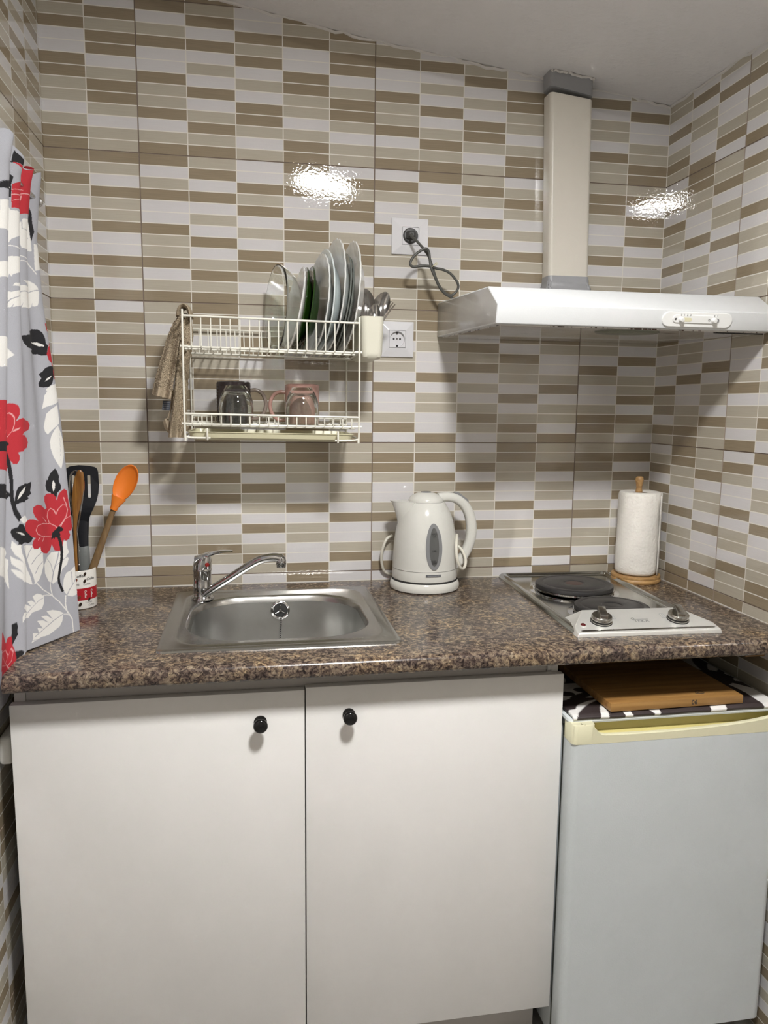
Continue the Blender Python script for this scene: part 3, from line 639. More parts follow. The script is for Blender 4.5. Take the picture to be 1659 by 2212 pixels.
for name,(px_,py_),r in (('hot_plate',(-.0165,.082),.0915),('hot_plate',(-.0150,-.1235),.0790)):
    v=Rh@Vector((px_,py_,0)); c=(hx+v.x,hy+v.y,ZC)
    mb=MB(); mb.lathe([(.0005,.0225),(r*.26,.0225),(r*.27,.0233),(r*.30,.0238),(r*.80,.0238),(r*.81,.0232),(r*.82,.0238),(r-.004,.0235),(r-.001,.0220),(r,.0190),(r,.0140),(r-.004,.0115)],M['iron'],c=c,n=72)
    o=mb.build(name,t); o['label']='black cast-iron plate'
    mb=MB(); mb.lathe([(r-.003,.0135),(r+.0015,.0130),(r+.002,.0090),(r-.003,.0060),(r+.010,.0048),(r+.018,.0040)],M['chrome'],c=c,n=72); k=mb.build('ring',t); k.parent=o; k.location=(0,0,0)
    mb=MB(); mb.lathe([(.0005,.0229),(r*.20,.0229),(r*.22,.0226)],M['rust'] if r>.085 else M['iron'],c=c,n=36); k=mb.build('centre',t); k.parent=o; k.location=(0,0,0)
    if r>.085: k['label']='reddish worn centre'
# ================================================================= PAPER TOWEL
px,py=1.2120,-.0850
t=thing('paper_towel_holder','pine paper towel stand with round base in the back right corner','paper towel holder',(px,py,ZC))
mb=MB(); mb.lathe([(.0005,ZC),(.060,ZC),(.0625,ZC+.003),(.0625,ZC+.008),(.0605,ZC+.011),(.0618,ZC+.014),(.0605,ZC+.0185),(.0005,ZC+.0195)],M['pine'],c=(px,py,0),n=56); mb.build('base',t)
mb=MB(); zt=1.098; mb.lathe([(.0080,ZC+.015),(.0080,zt-.01),(.0085,zt+.002),(.0070,zt+.010),(.0088,zt+.022),(.0105,zt+.030),(.0092,zt+.036),(.0062,zt+.0385),(.0035,zt+.0365),(.0005,zt+.0360)],M['pine'],c=(px-.003,py,0),n=28); mb.build('rod',t)
t2=thing('paper_towel_roll','white paper towel roll standing on the pine holder in the corner','paper roll',(px,py,ZC+.0195))
mb=MB(); rr=.0520; z0=ZC+.0200
def md(a,r,z): return 1+.012*math.sin(a*3+z*14)+.008*math.sin(a*7-z*45)+.006*math.sin(z*160+a*2)
prof=[(.0200,z0+.0003),(.046,z0+.0003),(.0500,z0+.003)]+[(rr,z) for z in np.linspace(z0+.008,1.092,26)]+[(.0505,1.0965),(.047,1.0985),(.024,1.0975),(.0200,1.096),(.0200,z0+.0003)]
mb.lathe(prof,M['paper'],c=(px,py,0),n=72,mod=md); mb.build('sheets',t2)
mb=MB(); mb.lathe([(.0200,z0+.001),(.0200,1.0955),(.0186,1.0955),(.0186,z0+.001)],M['cardboard'],c=(px,py,0),n=36); mb.build('core',t2)
# loose end of the sheet
mb=MB(); 
R0=[];
for z in np.linspace(z0+.004,1.094,10): R0.append([(px+(rr+.0012+.0035*u)*math.cos(.1-1.0*u-.06),py+(rr+.0012+.0035*u)*math.sin(.1-1.0*u-.06),z+.003*math.sin(u*5)) for u in np.linspace(0,1,8)])
mb.loft(R0,M['paper'],False,False,True,closed=False); o=mb.build('loose_sheet',t2); md_=o.modifiers.new('s','SOLIDIFY'); md_.thickness=.0006

# ================================================================= DISH RACK
zr=lambda x:-(x-.285)*.014
t=thing('dish_rack','cream wire two-tier wall dish rack above the sink','dish rack',(.285,-.004,1.24))
W_=M['wire']; WR=.0022
def side(x,sgn):
    mb=MB(); dz=zr(x)
    mb.tube([(x,-.003,1.4875+dz),(x,-.20,1.4885+dz),(x,-.214,1.486+dz),(x,-.220,1.478+dz),(x,-.220,1.246+dz),(x+sgn*.003,-.220,1.238+dz),(x+sgn*.011,-.220,1.2345+dz),(x+sgn*.052,-.220,1.2335+dz)],WR,W_,10,samples=4)
    mb.tube([(x,-.0055,1.4865+dz),(x,-.0055,1.250+dz),(x,-.012,1.240+dz),(x,-.214,1.238+dz)],WR*.9,W_,8,samples=3)
    # tray hook
    xx=x+sgn*.046; mb.tube([(xx,-.2235,1.2295+dz),(xx,-.2255,1.236+dz),(xx,-.2255,1.248+dz),(xx,-.2225,1.2525+dz),(xx,-.2190,1.250+dz)],.0021,W_,8,samples=3)
    mb.tube([(x-sgn*.006,-.218,1.4225+dz),(x+sgn*.01,-.2175,1.4225+dz)],.0026,W_,8); mb.tube([(x-sgn*.006,-.218,1.2635+dz),(x+sgn*.01,-.2175,1.2635+dz)],.0026,W_,8)
    mb.tube([(x,-.217,1.4215+dz),(x,-.012,1.4155+dz)],.0018,W_,8); mb.tube([(x,-.217,1.2625+dz),(x,-.012,1.2605+dz)],.0018,W_,8)
    return mb.build('side_frame',t)
side(.1016,1); side(.4690,-1)
def shelf(zt,zf,name,n,x0,dx,pins):
    mb=MB(); xa,xb=.1016,.4690
    P=lambda x,y,z:(x,y,z+zr(x))
    mb.tube([P(xa,-.2195,zt),P(xb,-.2195,zt)],WR,W_,8)
    mb.tube([P(xa,-.2165,zf),P(xb-.006,-.2165,zf)],WR,W_,8); mb.tube([P(xa+.002,-.196,zf-.003),P(xb-.006,-.196,zf-.003)],WR*.9,W_,8)
    mb.tube([P(xa,-.0125,zt-.007),P(xb,-.0125,zt-.007)],WR,W_,8); mb.tube([P(xa,-.016,zf-.001),P(xb,-.016,zf-.001)],WR,W_,8); mb.tube([P(xa,-.075,zf-.004),P(xb,-.075,zf-.004)],WR*.8,W_,8)
    for k in range(n):
        x=x0+dx*k
        mb.tube([P(x,-.2175,zt+.0018),P(x,-.2180,zf+.006),P(x,-.2145,zf+.0015),P(x,-.205,zf-.0005),P(x,-.03,zf-.0005),P(x,-.016,zf+.0008)]+([] if pins else [P(x,-.0145,zt-.0065)]),.0014,W_,6,samples=2)
        if pins: 
            xp=x+dx*.42; mb.tube([P(xp,-.0700,zf-.002),P(xp-.0012,-.0640,zf+.049)],.0014,W_,6)
    return mb.build(name,t)
shelf(1.4838,1.4215,'upper_shelf',18,.1185,.01985,True)['label']='upper wire shelf with upright dividers'
shelf(1.2840,1.2625,'lower_shelf',18,.1170,.0198,False)
# drip tray
t=thing('drip_tray','pale yellow plastic drip tray slid under the wire dish rack','tray',(.284,-.11,1.229))
mb=MB(); xc,yc=.2835,-.1100; hw,hh=.1790,.1000
f=lambda P:[(x,y,z+zr(x)) for x,y,z in P]
mb.loft([f(rrect(xc,yc,hw-.016,hh-.014,.012,1.2290)),f(rrect(xc,yc,hw-.006,hh-.005,.016,1.2345)),f(rrect(xc,yc,hw-.002,hh-.002,.018,1.2445)),f(rrect(xc,yc,hw,hh,.018,1.2455)),f(rrect(xc,yc,hw,hh,.018,1.2470)),f(rrect(xc,yc,hw-.004,hh-.004,.016,1.2470)),f(rrect(xc,yc,hw-.008,hh-.007,.014,1.2360)),f(rrect(xc,yc,hw-.018,hh-.016,.010,1.2308))],M['tray'],True,True,True)
mb.build('tray',t)
# ================================================================= PLATES (each one its own thing)
def plate(name,label,x,R,lean,yaw,m,dep,group,scal=0,thick=.0032,y=-.118,glassy=False,bowl=False,zb=1.4265,cat='plate'):
    a=math.radians(lean); b=math.radians(yaw)
    z=Vector((-math.cos(a)*math.cos(b),-math.cos(a)*math.sin(b),math.sin(a)))
    c=Vector((x+R*math.sin(a)*0,y,zb+zr(x)+R*math.cos(a)))
    c.x=x
    mx=frame_mx(c,z,(0,1,0))
    t=thing(name,label,cat,tuple(c),group)
    th=thick
    if bowl: prof=[(.0005,-dep),(R*.45,-dep),(R*.62,-dep+.003),(R*.80,-dep*.66),(R*.93,-dep*.30),(R*.985,-.004),(R,-.001),(R,.001),(R-.003,.0012),(R*.96-.002,-.004),(R*.90-.002,-dep*.30),(R*.77-.002,-dep*.66+.001),(R*.60,-dep+.006),(R*.44,-dep+th),(.0005,-dep+th)]
    else: prof=[(.0005,-dep),(R*.52,-dep),(R*.55,-dep-.001),(R*.57,-dep),(R*.66,-dep+.004),(R*.76,-dep*.45),(R*.97,-.002),(R*.995,-.0005),(R,.001),(R*.985,.0022),(R*.955,.0012),(R*.75,-dep*.45+th),(R*.64,-dep+th+.003),(R*.55,-dep+th),(.0005,-dep+th)]
    mod=(lambda an,r,zz:1+(scal*math.cos(an*26)*max(0,(r/R-.72)/.28) if scal else 0)) 
    mb=MB(); mb.lathe(prof,m,n=156 if scal else 96,mx=mx,mod=mod); 
    if scal:
        pass
    mb.build('dish',t); return t,mx
G='plates standing in the upper tier of the dish rack'
plate('glass_bowl','clear glass bowl standing on edge, leftmost in the dish rack','.' and .2965,.0935,2,13,M['glass'],.046,G,bowl=True,thick=.0030,cat='bowl')
plate('scalloped_plate','small white plate with wavy rim between the glass bowl and the green plates',.3385,.0930,11,5,M['plate'],.020,G,scal=.012)
plate('green_plate','dark green glass plate, left one of the two green plates in the rack',.3500,.0925,9,3,M['green'],.018,G)
plate('green_plate','dark green glass plate, right one of the two green plates in the rack',.3640,.0935,7.5,4,M['green'],.018,G)
tp,mxp=plate('scalloped_plate','white wavy-rimmed plate with small leaf motif right of the green plates',.3870,.1075,5.5,9,M['plate'],.019,G,scal=.010)
mb=MB()
for L in ([(-.075,.012),(-.066,.004),(-.060,-.006)],[(-.080,.004),(-.070,-.003),(-.062,-.012)],[(-.078,-.006),(-.069,-.012),(-.064,-.020)]):
    mb.tube([mxp.translation+Vector((0,0,-.012))+mxp.to_3x3().col[2]*(-.0105)+Vector((.0,b_*1.0-.030+.03,0))+Vector((-.018*0-.0012,0,0))+Vector((a_*.1,-.0,a_)) for a_,b_ in L],.0008,M['ink'],5,samples=3)
o=mb.build('leaf_motif',tp)
plate('soup_plate','bluish white deep plate right of the plate with leaf motif',.3975,.1120,3.5,9,M['plate2'],.026,G)
plate('scalloped_plate','large white wavy-rimmed plate, tallest one in the dish rack',.4180,.1240,5,8,M['plate'],.022,G,scal=.010)
plate('smoked_glass_plate','greyish glass plate just right of the tallest white plate',.4340,.1095,8,7,M['greyglass'],.015,G)
plate('smoked_glass_plate','greyish glass plate against the rightmost white plate',.4415,.1060,8,6,M['greyglass'],.015,G)
plate('scalloped_plate','large white wavy-rimmed plate, rightmost in the dish rack beside the cutlery',.4540,.1225,5.5,6,M['plate'],.022,G,scal=.010)
# ================================================================= CUTLERY HOLDER
t=thing('cutlery_holder','cream plastic cutlery holder hooked on the right end of the dish rack','cutlery holder',(.502,-.12,1.41))
mb=MB(); xc,yc=.5005,-.1205
mb.loft([rrect(xc,yc,.017,.074,.012,1.4085),rrect(xc,yc,.0215,.080,.014,1.4125),rrect(xc,yc,.0230,.0825,.014,1.421),rrect(xc,yc,.0255,.0845,.012,1.4965),rrect(xc,yc,.0262,.0852,.012,1.4985),rrect(xc,yc,.0240,.0830,.011,1.4985),rrect(xc,yc,.0210,.0800,.011,1.421),rrect(xc,yc,.0170,.0750,.010,1.414)],M['holder'],True,True,True)
mb.build('cup',t)
for y in (-.16,-.08):
    mb=MB(); mb.tube([(.476,y,1.495),(.4725,y,1.4915),(.467,y,1.4920),(.4635,y,1.487),(.4635,y,1.478)],.0016,M['holder'],6,samples=3); mb.build('hook',t)
GC='cutlery standing in the cream holder'
def spoon(label,c,L,Wd,up,face,m=None,hl=.11):
    """c: centre of the bowl, up: direction of the tip, face: the hollow side"""
    up=Vector(up).normalized(); fc=Vector(face); fc=(fc-up*fc.dot(up)).normalized(); s=up.cross(fc); c=Vector(c)
    t=thing('spoon',label,'spoon',tuple(c-up*(hl+L/2)),GC)
    mb=MB(); nr,na=8,32; m=m or M['cutlery']
    def pt(r,a,off):
        u=r*math.cos(a); v=r*math.sin(a); w=Wd/2*(1-.14*v)
        return c+s*(u*w)+up*(v*L/2)-fc*(.0075*(Wd/.036)*(1-r*r)-.0005)+fc*off
    for off in (0,-.0011): mb.loft([[pt(r,2*PI*j/na,off) for j in range(na)] for r in [.001]+list(np.linspace(.15,1,nr))],m,False,False,True)
    mb.loft([[pt(1,2*PI*j/na,o) for j in range(na)] for o in (0,-.0011)],m,False,False,True)
    mb.build('bowl',t)
    mb=MB(); rings=[]
    for k in range(10):
        u=k/9; p=c-up*(L/2-.003+hl*u)+fc*(.004*math.sin(u*PI)); w=.0030+.0035*u**2+.0035*(1-u)**6
        rings.append([p+s*w*x_+fc*.0011*y_ for x_,y_ in ((-1,-1),(1,-1),(1,1),(-1,1))])
    mb.loft(rings,m,True,True,False); mb.build('handle',t); return t
def fork(label,c,up,face,hl=.10):
    up=Vector(up).normalized(); fc=Vector(face); fc=(fc-up*fc.dot(up)).normalized(); s=up.cross(fc); c=Vector(c)
    t=thing('fork',label,'fork',tuple(c-up*(hl+.02)),GC); mb=MB(); m=M['cutlery']
    rings=[]
    for u,w in ((-.026,.0035),(-.018,.0075),(-.010,.0110),(.0,.0120)): 
        p=c+up*u-fc*(.004*(1-(u/.026)**2)); rings.append([p+s*w*x_+fc*.0009*y_ for x_,y_ in ((-1,-1),(1,-1),(1,1),(-1,1))])
    mb.loft(rings,m,True,True,False)
    for k in range(4):
        o=(-1.5+k)*.0064; rings=[]
        for u,w in ((-.001,.0024),(.015,.0019),(.032,.0016),(.040,.0007)):
            p=c+up*u+s*o+fc*(-.004+.006*(u/.04)**2); rings.append([p+s*w*x_+fc*.0009*y_ for x_,y_ in ((-1,-1),(1,-1),(1,1),(-1,1))])
        mb.loft(rings,m,True,True,False)
    mb.build('tines',t)
    mb=MB(); rings=[]
    for k in range(8):
        u=k/7; p=c-up*(.024+hl*u); w=.0032+.0035*u**2
        rings.append([p+s*w*x_+fc*.0011*y_ for x_,y_ in ((-1,-1),(1,-1),(1,1),(-1,1))])
    mb.loft(rings,m,True,True,False); mb.build('handle',t); return t
spoon('large steel tablespoon, leftmost in the cutlery holder',(.4910,-.165,1.5300),.062,.040,(-.08,.02,1),(-.05,-1,.08),hl=.075)
spoon('large steel tablespoon behind the leftmost one in the cutlery holder',(.5000,-.130,1.5270),.062,.038,(.04,.05,1),(.2,-1,.1),hl=.075)
spoon('large steel tablespoon leaning to the right in the cutlery holder',(.5290,-.140,1.5310),.062,.038,(.48,.02,1),(0,-1,.05),hl=.090)
spoon('small steel teaspoon in front of the others in the cutlery holder',(.5085,-.180,1.5105),.036,.0235,(.05,0,1),(-.1,-1,.35),hl=.075)
fork('steel fork leaning right beside the tablespoon in the cutlery holder',(.5350,-.120,1.5080),(.60,0,.9),(.5,-1,0),hl=.065)
fork('steel fork at the left rim of the cutlery holder',(.4815,-.120,1.494),(-.30,0,1),(0,-1,.1),hl=.06)
fork('steel fork low between the two left spoons in the cutlery holder',(.4955,-.187,1.4760),(-.12,0,1),(0,-1,.1),hl=.028)
# ================================================================= MUGS AND GLASSES
def mug(label,x,y,r,h,m,side_,name):
    zb=1.2645+zr(x); t=thing('mug',label,'mug',(x,y,zb),'drinking vessels on the lower tier of the rack')
    mb=MB()
    md=(lambda a,rr,z:1+.008*math.cos(z*900)*(1 if rr>.03 else 0)) if m is M['mugdark'] else None
    mb.lathe([(r-.0040,zb),(r-.0012,zb),(r,zb+.002)]+[(r,z) for z in np.linspace(zb+.004,zb+h-.006,40)]+[(r-.001,zb+h-.002),(r-.004,zb+h),(r-.008,zb+h-.0004),(r-.010,zb+h-.002),(.0005,zb+h-.002)],m,c=(x,y,0),n=64,mod=md)
    mb.lathe([(r-.0040,zb),(r-.0040,zb+h-.008),(.0005,zb+h-.008)],m,c=(x,y,0),n=48); mb.build('body',t)
    mb=MB(); s=side_; mb.tube([(x+s*(r-.004),y,zb+h*.78),(x+s*(r+.012),y,zb+h*.80),(x+s*(r+.027),y,zb+h*.70),(x+s*(r+.034),y,zb+h*.48),(x+s*(r+.029),y,zb+h*.24),(x+s*(r+.014),y,zb+h*.10),(x+s*(r-.004),y,zb+h*.10)],lambda u:.0044,M['mughandle'] if m is M['mugdark'] else m,10,samples=5)
    mb.build('handle',t); return t
mug('dark ribbed brown mug upside down behind the left glass on the rack',.2005,-.080,.0385,.0925,M['mugdark'],1,'dark')
mug('dusty pink mug upside down behind the right glass on the rack',.3560,-.080,.0395,.0910,M['mugpink'],-1,'pink')
def tumbler(label,x,y):
    zb=1.2645+zr(x); t=thing('drinking_glass',label,'glass',(x,y,zb),'clear tumblers on the lower tier of the rack')
    out=[(.0355,0),(.0372,.020),(.0375,.034),(.0355,.050),(.0310,.064),(.0255,.0745),(.0225,.0795),(.0215,.0815)]
    inn=[(.0005,.0675),(.0215,.0670),(.0270,.0600),(.0320,.0480),(.0345,.034),(.0342,.020),(.0332,.0004)]
    prof=[(.0005,.0815)]+[(r,z) for r,z in reversed(out)]+[(r,z) for r,z in reversed(inn)]
    mb=MB(); mb.lathe([(r,zb+z) for r,z in prof],M['glass'],c=(x,y,0),n=64); mb.build('glass_body',t); return t
tumbler('clear glass tumbler upside down in front of the dark mug',.2070,-.160)
tumbler('clear glass tumbler upside down in front of the pink mug',.3500,-.160)
# ================================================================= TOWEL over the left end of the rack
t=thing('hand_towel','beige terry towel hanging over the left end of the dish rack','towel',(.088,-.12,1.50))
def sheet(name,L,Rr,yc_,m,hem=None,depth=.05,ph=0,lab=None,thick=.009):
    """cloth flap given by its left and right outline down its length; pleats run along it"""
    n=90; mb=MB(); rg=np.random.RandomState(int(ph*10))
    T=np.linspace(0,1,n)
    def at(P,u): 
        k=u*(len(P)-1); a=min(int(k),len(P)-2); f=k-a; return [P[a][i]*(1-f)+P[a+1][i]*f for i in range(2)]
    rings=[]
    for u in T:
        l=at(L,u); r=at(Rr,u); ring=[]; W=44
        sideA=[];sideB=[]
        for j in range(W+1):
            s=j/W; x=l[0]*(1-s)+r[0]*s; z=l[1]*(1-s)+r[1]*s
            pl=math.sin(s*PI*3.2+ph+u*.8)*.009*(.3+.7*u)+(rg.rand()-.5)*.0024*(1 if (hem and u<1-hem) else 0)
            bulge=math.sin(s*PI)**.5*thick
            z+=(rg.rand()-.5)*.0016; x+=(rg.rand()-.5)*.0014; sideA.append((x,yc_-depth*(s-.5)+pl-bulge*.5-.001,z)); sideB.append((x,yc_-depth*(s-.5)+pl+bulge*.5+.001,z))
        rings.append(sideA+sideB[::-1])
    k=n if not hem else int(n*(1-hem))
    mb.loft(rings[:k],m,True,k==n,True)
    if hem: 
        mb.loft(rings[k-1:],M['terryband'],False,True,True)
    return mb.build(name,t)
sheet('front_flap',[(.0935,1.500),(.0760,1.478),(.0640,1.452),(.0520,1.415),(.0410,1.380),(.0325,1.352),(.0265,1.3265)],[(.1000,1.503),(.0965,1.475),(.0905,1.440),(.0850,1.405),(.0800,1.372),(.0750,1.342),(.0700,1.3160)],-.150,M['terry'],hem=.09,depth=.02,ph=.5,thick=.014)
sheet('back_flap',[(.1005,1.500),(.0900,1.460),(.0860,1.42),(.0790,1.37),(.0730,1.325),(.0680,1.28),(.0600,1.2345)],[(.1130,1.497),(.1160,1.455),(.1110,1.425),(.1050,1.38),(.1010,1.33),(.0980,1.28),(.0930,1.2325)],-.125,M['terry'],hem=.04,depth=-.035,ph=2.1,thick=.016)
mb=MB(); rings=[]
for k in range(11):
    a=PI*k/10; cx_=.1005-.0125*math.cos(a)*1.0; z=1.4925+.0225*math.sin(a)
    ring=[]
    for j in range(16):
        b=2*PI*j/16; rr=.0048; ring.append((cx_-rr*math.cos(b)*math.cos(a)*1.1,-.125+.045*math.sin(b),z+rr*math.cos(b)*math.sin(a)*1.1))
    rings.append(ring)
mb.loft(rings,M['terry'],True,True,True); mb.build('top_fold',t)
mb=MB(); mb.loft([[(.0476,-.118,1.266),(.0520,-.124,1.2735),(.0590,-.118,1.276),(.054,-.110,1.268)],[(.0500,-.118,1.254),(.0560,-.126,1.258),(.0640,-.118,1.262),(.058,-.110,1.256)],[(.0570,-.118,1.243),(.0620,-.124,1.243),(.0670,-.118,1.246),(.062,-.110,1.243)]],M['terryband'],True,True,True)
mb.tube([(.069,-.120,1.327),(.066,-.121,1.300),(.0585,-.122,1.273)],.0022,M['terryband'],6,samples=4); mb.build('folded_corner',t)
mb=MB(); mb.box((.0,-.0004,-.010),(.0165,.0004,.010),M['label']); mb.v=[(.049+x+.16*z,-.135+y,1.303+z-.05*x) for x,y,z in mb.v]
for k in range(4): mb.tube([(.0505+.16*(z_:=-.007+.0045*k),-.1358,1.303+z_),(.0635+.16*z_,-.1358,1.3025+z_)],.0005,M['silver'],4)
o=mb.build('care_label',t); o['label']='dark care label with lines of small print'
# ================================================================= SOCKETS
def socket(label,x,z,w,h,plugged):
    t=thing('wall_socket',label,'wall socket',(x,0,z))
    mb=MB(); hw,hh=w/2,h/2; i=.0200
    def sq(a,b,y,r=.0015): return [(x+p[0],y,z+p[1]) for p in [(q[0],q[1]) for q in rrect(0,0,a,b,r,0)]]
    mb.loft([sq(hw,hh,-.0005),sq(hw,hh,-.0035),sq(hw-.0006,hh-.0006,-.0042),sq(i+.0022,i+.0022,-.0105 if plugged else -.0095),sq(i+.0008,i+.0008,-.0105 if plugged else -.0095),sq(i+.0005,i+.0005,-.004)],M['socket'],True,True,False); mb.build('cover_plate',t)
    # insert with the round well
    N=48; an=[2*PI*k/N+PI/4 for k in range(N)]
    def us(a_,y): return [(x+a_*math.cos(q)/max(abs(math.cos(q)),abs(math.sin(q))),y,z+a_*math.sin(q)/max(abs(math.cos(q)),abs(math.sin(q)))) for q in an]
    def uc(a_,y): return [(x+a_*math.cos(q),y,z+a_*math.sin(q)) for q in an]
    mb=MB(); yo=-.0112
    mb.loft([us(i,-.004),us(i,yo+.0006),us(i-.0006,yo),uc(.0186,yo),uc(.0183,yo+.0009),uc(.0180,-.0018)],M['socket'],False,True,False)
    ins=mb.build('insert',t)
    mb=MB()
    if not plugged:
        # raised key inside the well, holes, screw, earth clips
        key=[(-.0168,.003),(-.0150,.0085),(-.0095,.0110),(.0095,.0110),(.0150,.0085),(.0168,.003),(.0168,-.006),(.0140,-.0110),(-.0135,-.0110),(-.0168,-.006)]
        mb.loft([[(x+a*q,y_,z+b*q) for a,b in key] for q,y_ in ((1,-.0018),(1,-.0038),(.97,-.0042))],M['socket'],False,True,False); mb.build('well_face',t)
        mb=MB()
        for dx in (-.0078,.0078):
            mb=MB(); mb.lathe([(.0005,-.0001),(.0024,-.0001),(.0024,.0004),(.0005,.0004)],M['dark'],n=20,mx=frame_mx((x+dx,-.0044,z+.001),(0,-1,0),(1,0,0))); mb.build('pin_hole',t)
        mb=MB(); mb.lathe([(.0022,0),(.0019,.0006),(.0005,.0007)],M['chrome'],n=16,mx=frame_mx((x,-.0044,z+.001),(0,-1,0),(1,0,0))); mb.build('screw',t)
        for s in (1,-1):
            mb=MB(); mb.box((x-.0022,-.0095,z+s*.0158-.0018),(x+.0022,-.0030,z+s*.0158+.0018),M['dark']); mb.build('earth_clip',t)
    return t
socket('white square wall socket with a dark plug in it, above left of the hood',.6215,1.7105,.0890,.0835,True)
socket('white wall socket with nothing plugged in, right of the cutlery holder',.5925,1.4680,.0830,.0845,False)
t=thing('power_plug','dark grey plug with tied-up grey cable running to the cooker hood','plug and cable',(.621,-.02,1.711))
mb=MB(); mx=frame_mx((.6205,-.0118,1.7112),(0,-1,0),(1,0,0))
mb.lathe([(.0005,-.009),(.0176,-.009),(.0178,.0005),(.0172,.002),(.0150,.0045),(.0005,.005)],M['plug'],n=40,mx=mx)
mb.loft([[tuple(mx@Vector(p)) for p in rrect(0,0,a,b,min(a,b)*.5,z)] for a,b,z in ((.0125,.0085,.003),(.0120,.0080,.012),(.0095,.0065,.0165),(.0050,.0040,.0185))],M['plug'],True,True,True)
mb.build('plug_body',t,)
cable=[(.6205,-.028,1.7112),(0.618,-0.036,1.7050),(0.6273,-0.048,1.6928),(0.6421,-0.060,1.6731),(0.6522,-0.068,1.6561),(0.6601,-0.07,1.6367),(0.6722,-0.07,1.6028),(0.6852,-0.066,1.5822),(0.6977,-0.063,1.5722),(0.7108,-0.062,1.5684),(0.7223,-0.062,1.5765),(0.7278,-0.064,1.5884),(0.7229,-0.066,1.601),(0.7069,-0.068,1.6174),(0.6889,-0.07,1.625),(0.671,-0.073,1.627),(0.6542,-0.078,1.6301),(0.6356,-0.080,1.6301),(0.6153,-0.078,1.6276),(0.608,-0.078,1.6321),(0.6095,-0.078,1.6418),(0.6198,-0.076,1.6553),(0.6336,-0.078,1.6653),(0.6442,-0.079,1.6694),(0.6516,-0.077,1.6621),(0.6543,-0.077,1.6443),(0.6576,-0.078,1.6263),(0.6669,-0.077,1.607),(0.6786,-0.073,1.5865),(0.6932,-0.068,1.5722),(0.7085,-0.062,1.5655),(0.7190,-0.052,1.5625),(.735,-.04,1.5605)]
mb=MB(); mb.tube(cable,.0031,M['cable'],10,samples=5); o=mb.build('cable',t)
mb=MB(); mb.tube([(.6570,-.0735,1.6265),(.6600,-.083,1.6300),(.6655,-.081,1.6335),(.6650,-.072,1.6340),(.6590,-.070,1.6290)],.0008,M['tie'],6,closed=True,samples=5); mb.tube([(.6640,-.0815,1.6320),(.6660,-.084,1.6370),(.6690,-.084,1.6385),(.6700,-.083,1.6345),(.6665,-.082,1.6320)],.0008,M['tie'],6,samples=5); mb.build('wire_tie',t)
# ================================================================= COOKER HOOD
HX0,HX1=.694,1.2815
t=thing('cooker_hood','white slim cooker hood with slide switches on its front edge, above the hob','cooker hood',(.985,-.2,1.47))
prof=[(-.002,1.4762),(-.002,1.5580),(-.402,1.5395),(-.4650,1.4995),(-.4565,1.4630)]
mb=MB(); inner=[(-.008,1.4800),(-.4500,1.4672)]
mb.prism(prof,0,HX0,HX1,M['enamel']); 
body=mb.build('canopy',t,bevel=.0028,seg=3); body.data.materials.append(M['hoodside_shade'])
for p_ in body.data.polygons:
    if p_.normal.x<-.97: p_.material_index=1  # left face takes the enamel with shade in its colour
mb=MB(); xa,xb=HX0+.012,HX1-.012
def und(x,y,o): f=(y+.002)/(-.4545); return (x,y,1.4762-.0132*f-o)
mb.loft([[und(xa,-.010,.0),und(xb,-.010,.0),und(xb,-.446,.0),und(xa,-.446,.0)],[und(xa,-.010,.0022),und(xb,-.010,.0022),und(xb,-.446,.0022),und(xa,-.446,.0022)]],M['hoodunder'],True,True,False)
mb.build('underside_panel',t)
mb=MB(); mb.loft([[ (1.003+r*math.cos(a),-.375+r*.85*math.sin(a),und(0,-.375+r*.85*math.sin(a),o)[2]) for a in [2*PI*j/40 for j in range(40)]] for r,o in ((.066,.0020),(.066,.0040),(.060,.0058),(.030,.0072),(.001,.0076))],M['darkglass'],False,True,True); o=mb.build('lamp_cover',t); o['label']='grey round lamp cover under the hood'
mb=MB(); mb.box((1.165,-.432,1.4600),(1.275,-.428,1.4625),M['dark']); mb.build('slot',t)
# switch strip on the lower front face
fd=Vector((0,.0085,-.0365)).normalized(); fn=Vector((0,-.0365,-.0085)).normalized()
def fp(u,v,o=0): p=Vector((1.1058+u,-.4608,1.4817))-fd*v+fn*(o+.0004); return tuple(p)
def stad(hw,hh,o,cx=0,cv=0,n=10):
    pts=[]
    for s0,a0 in ((1,-PI/2),(-1,PI/2)):
        for k in range(n+1): a=a0+PI*k/n; pts.append(fp(cx+s0*(hw-hh)+hh*math.cos(a),cv+hh*math.sin(a),o))
    return pts
mb=MB(); mb.loft([stad(.0755,.0143,-.001),stad(.0755,.0143,.0022),stad(.0745,.0133,.0030)],M['switch'],True,True,False)
pl=mb.build('switch_plate',t); pl['label']='long oval white switch plate'
mb=MB(); mb.loft([stad(.0505,.0078,.0028,-.004,.0012),stad(.0505,.0078,.0040,-.004,.0012),stad(.0495,.0068,.0050,-.004,.0012)],M['switch'],True,True,False); s=mb.build('switch_bar',t); s.parent=pl; s.location=(0,0,0)
mb=MB(); mb.loft([stad(.0135,.0038,.0049,-.0275,.0002),stad(.0135,.0038,.0053,-.0275,.0002)],M['ftrim'],False,True,False); s=mb.build('slider_slot',t); s.parent=pl; s.location=(0,0,0); mb=MB(); mb.loft([stad(.0085,.0038,.0049,.0365,.0002),stad(.0085,.0038,.0053,.0365,.0002)],M['kgrey'],False,True,False); s=mb.build('slider_slot',t); s.parent=pl; s.location=(0,0,0)
for u in (-.0375,.0330):
    mb=MB(); mb.lathe([(.0005,0),(.0050,0),(.0050,.002),(.0042,.0075),(.0036,.0082),(.0005,.0084)],M['switch'],n=24,mx=frame_mx(fp(u,.0004,.0050),fn,(1,0,0))); s=mb.build('slider',t); s.parent=pl; s.location=(0,0,0)
def mark(mb): s=mb.build('switch_mark',t); s.parent=pl; s.location=(0,0,0)
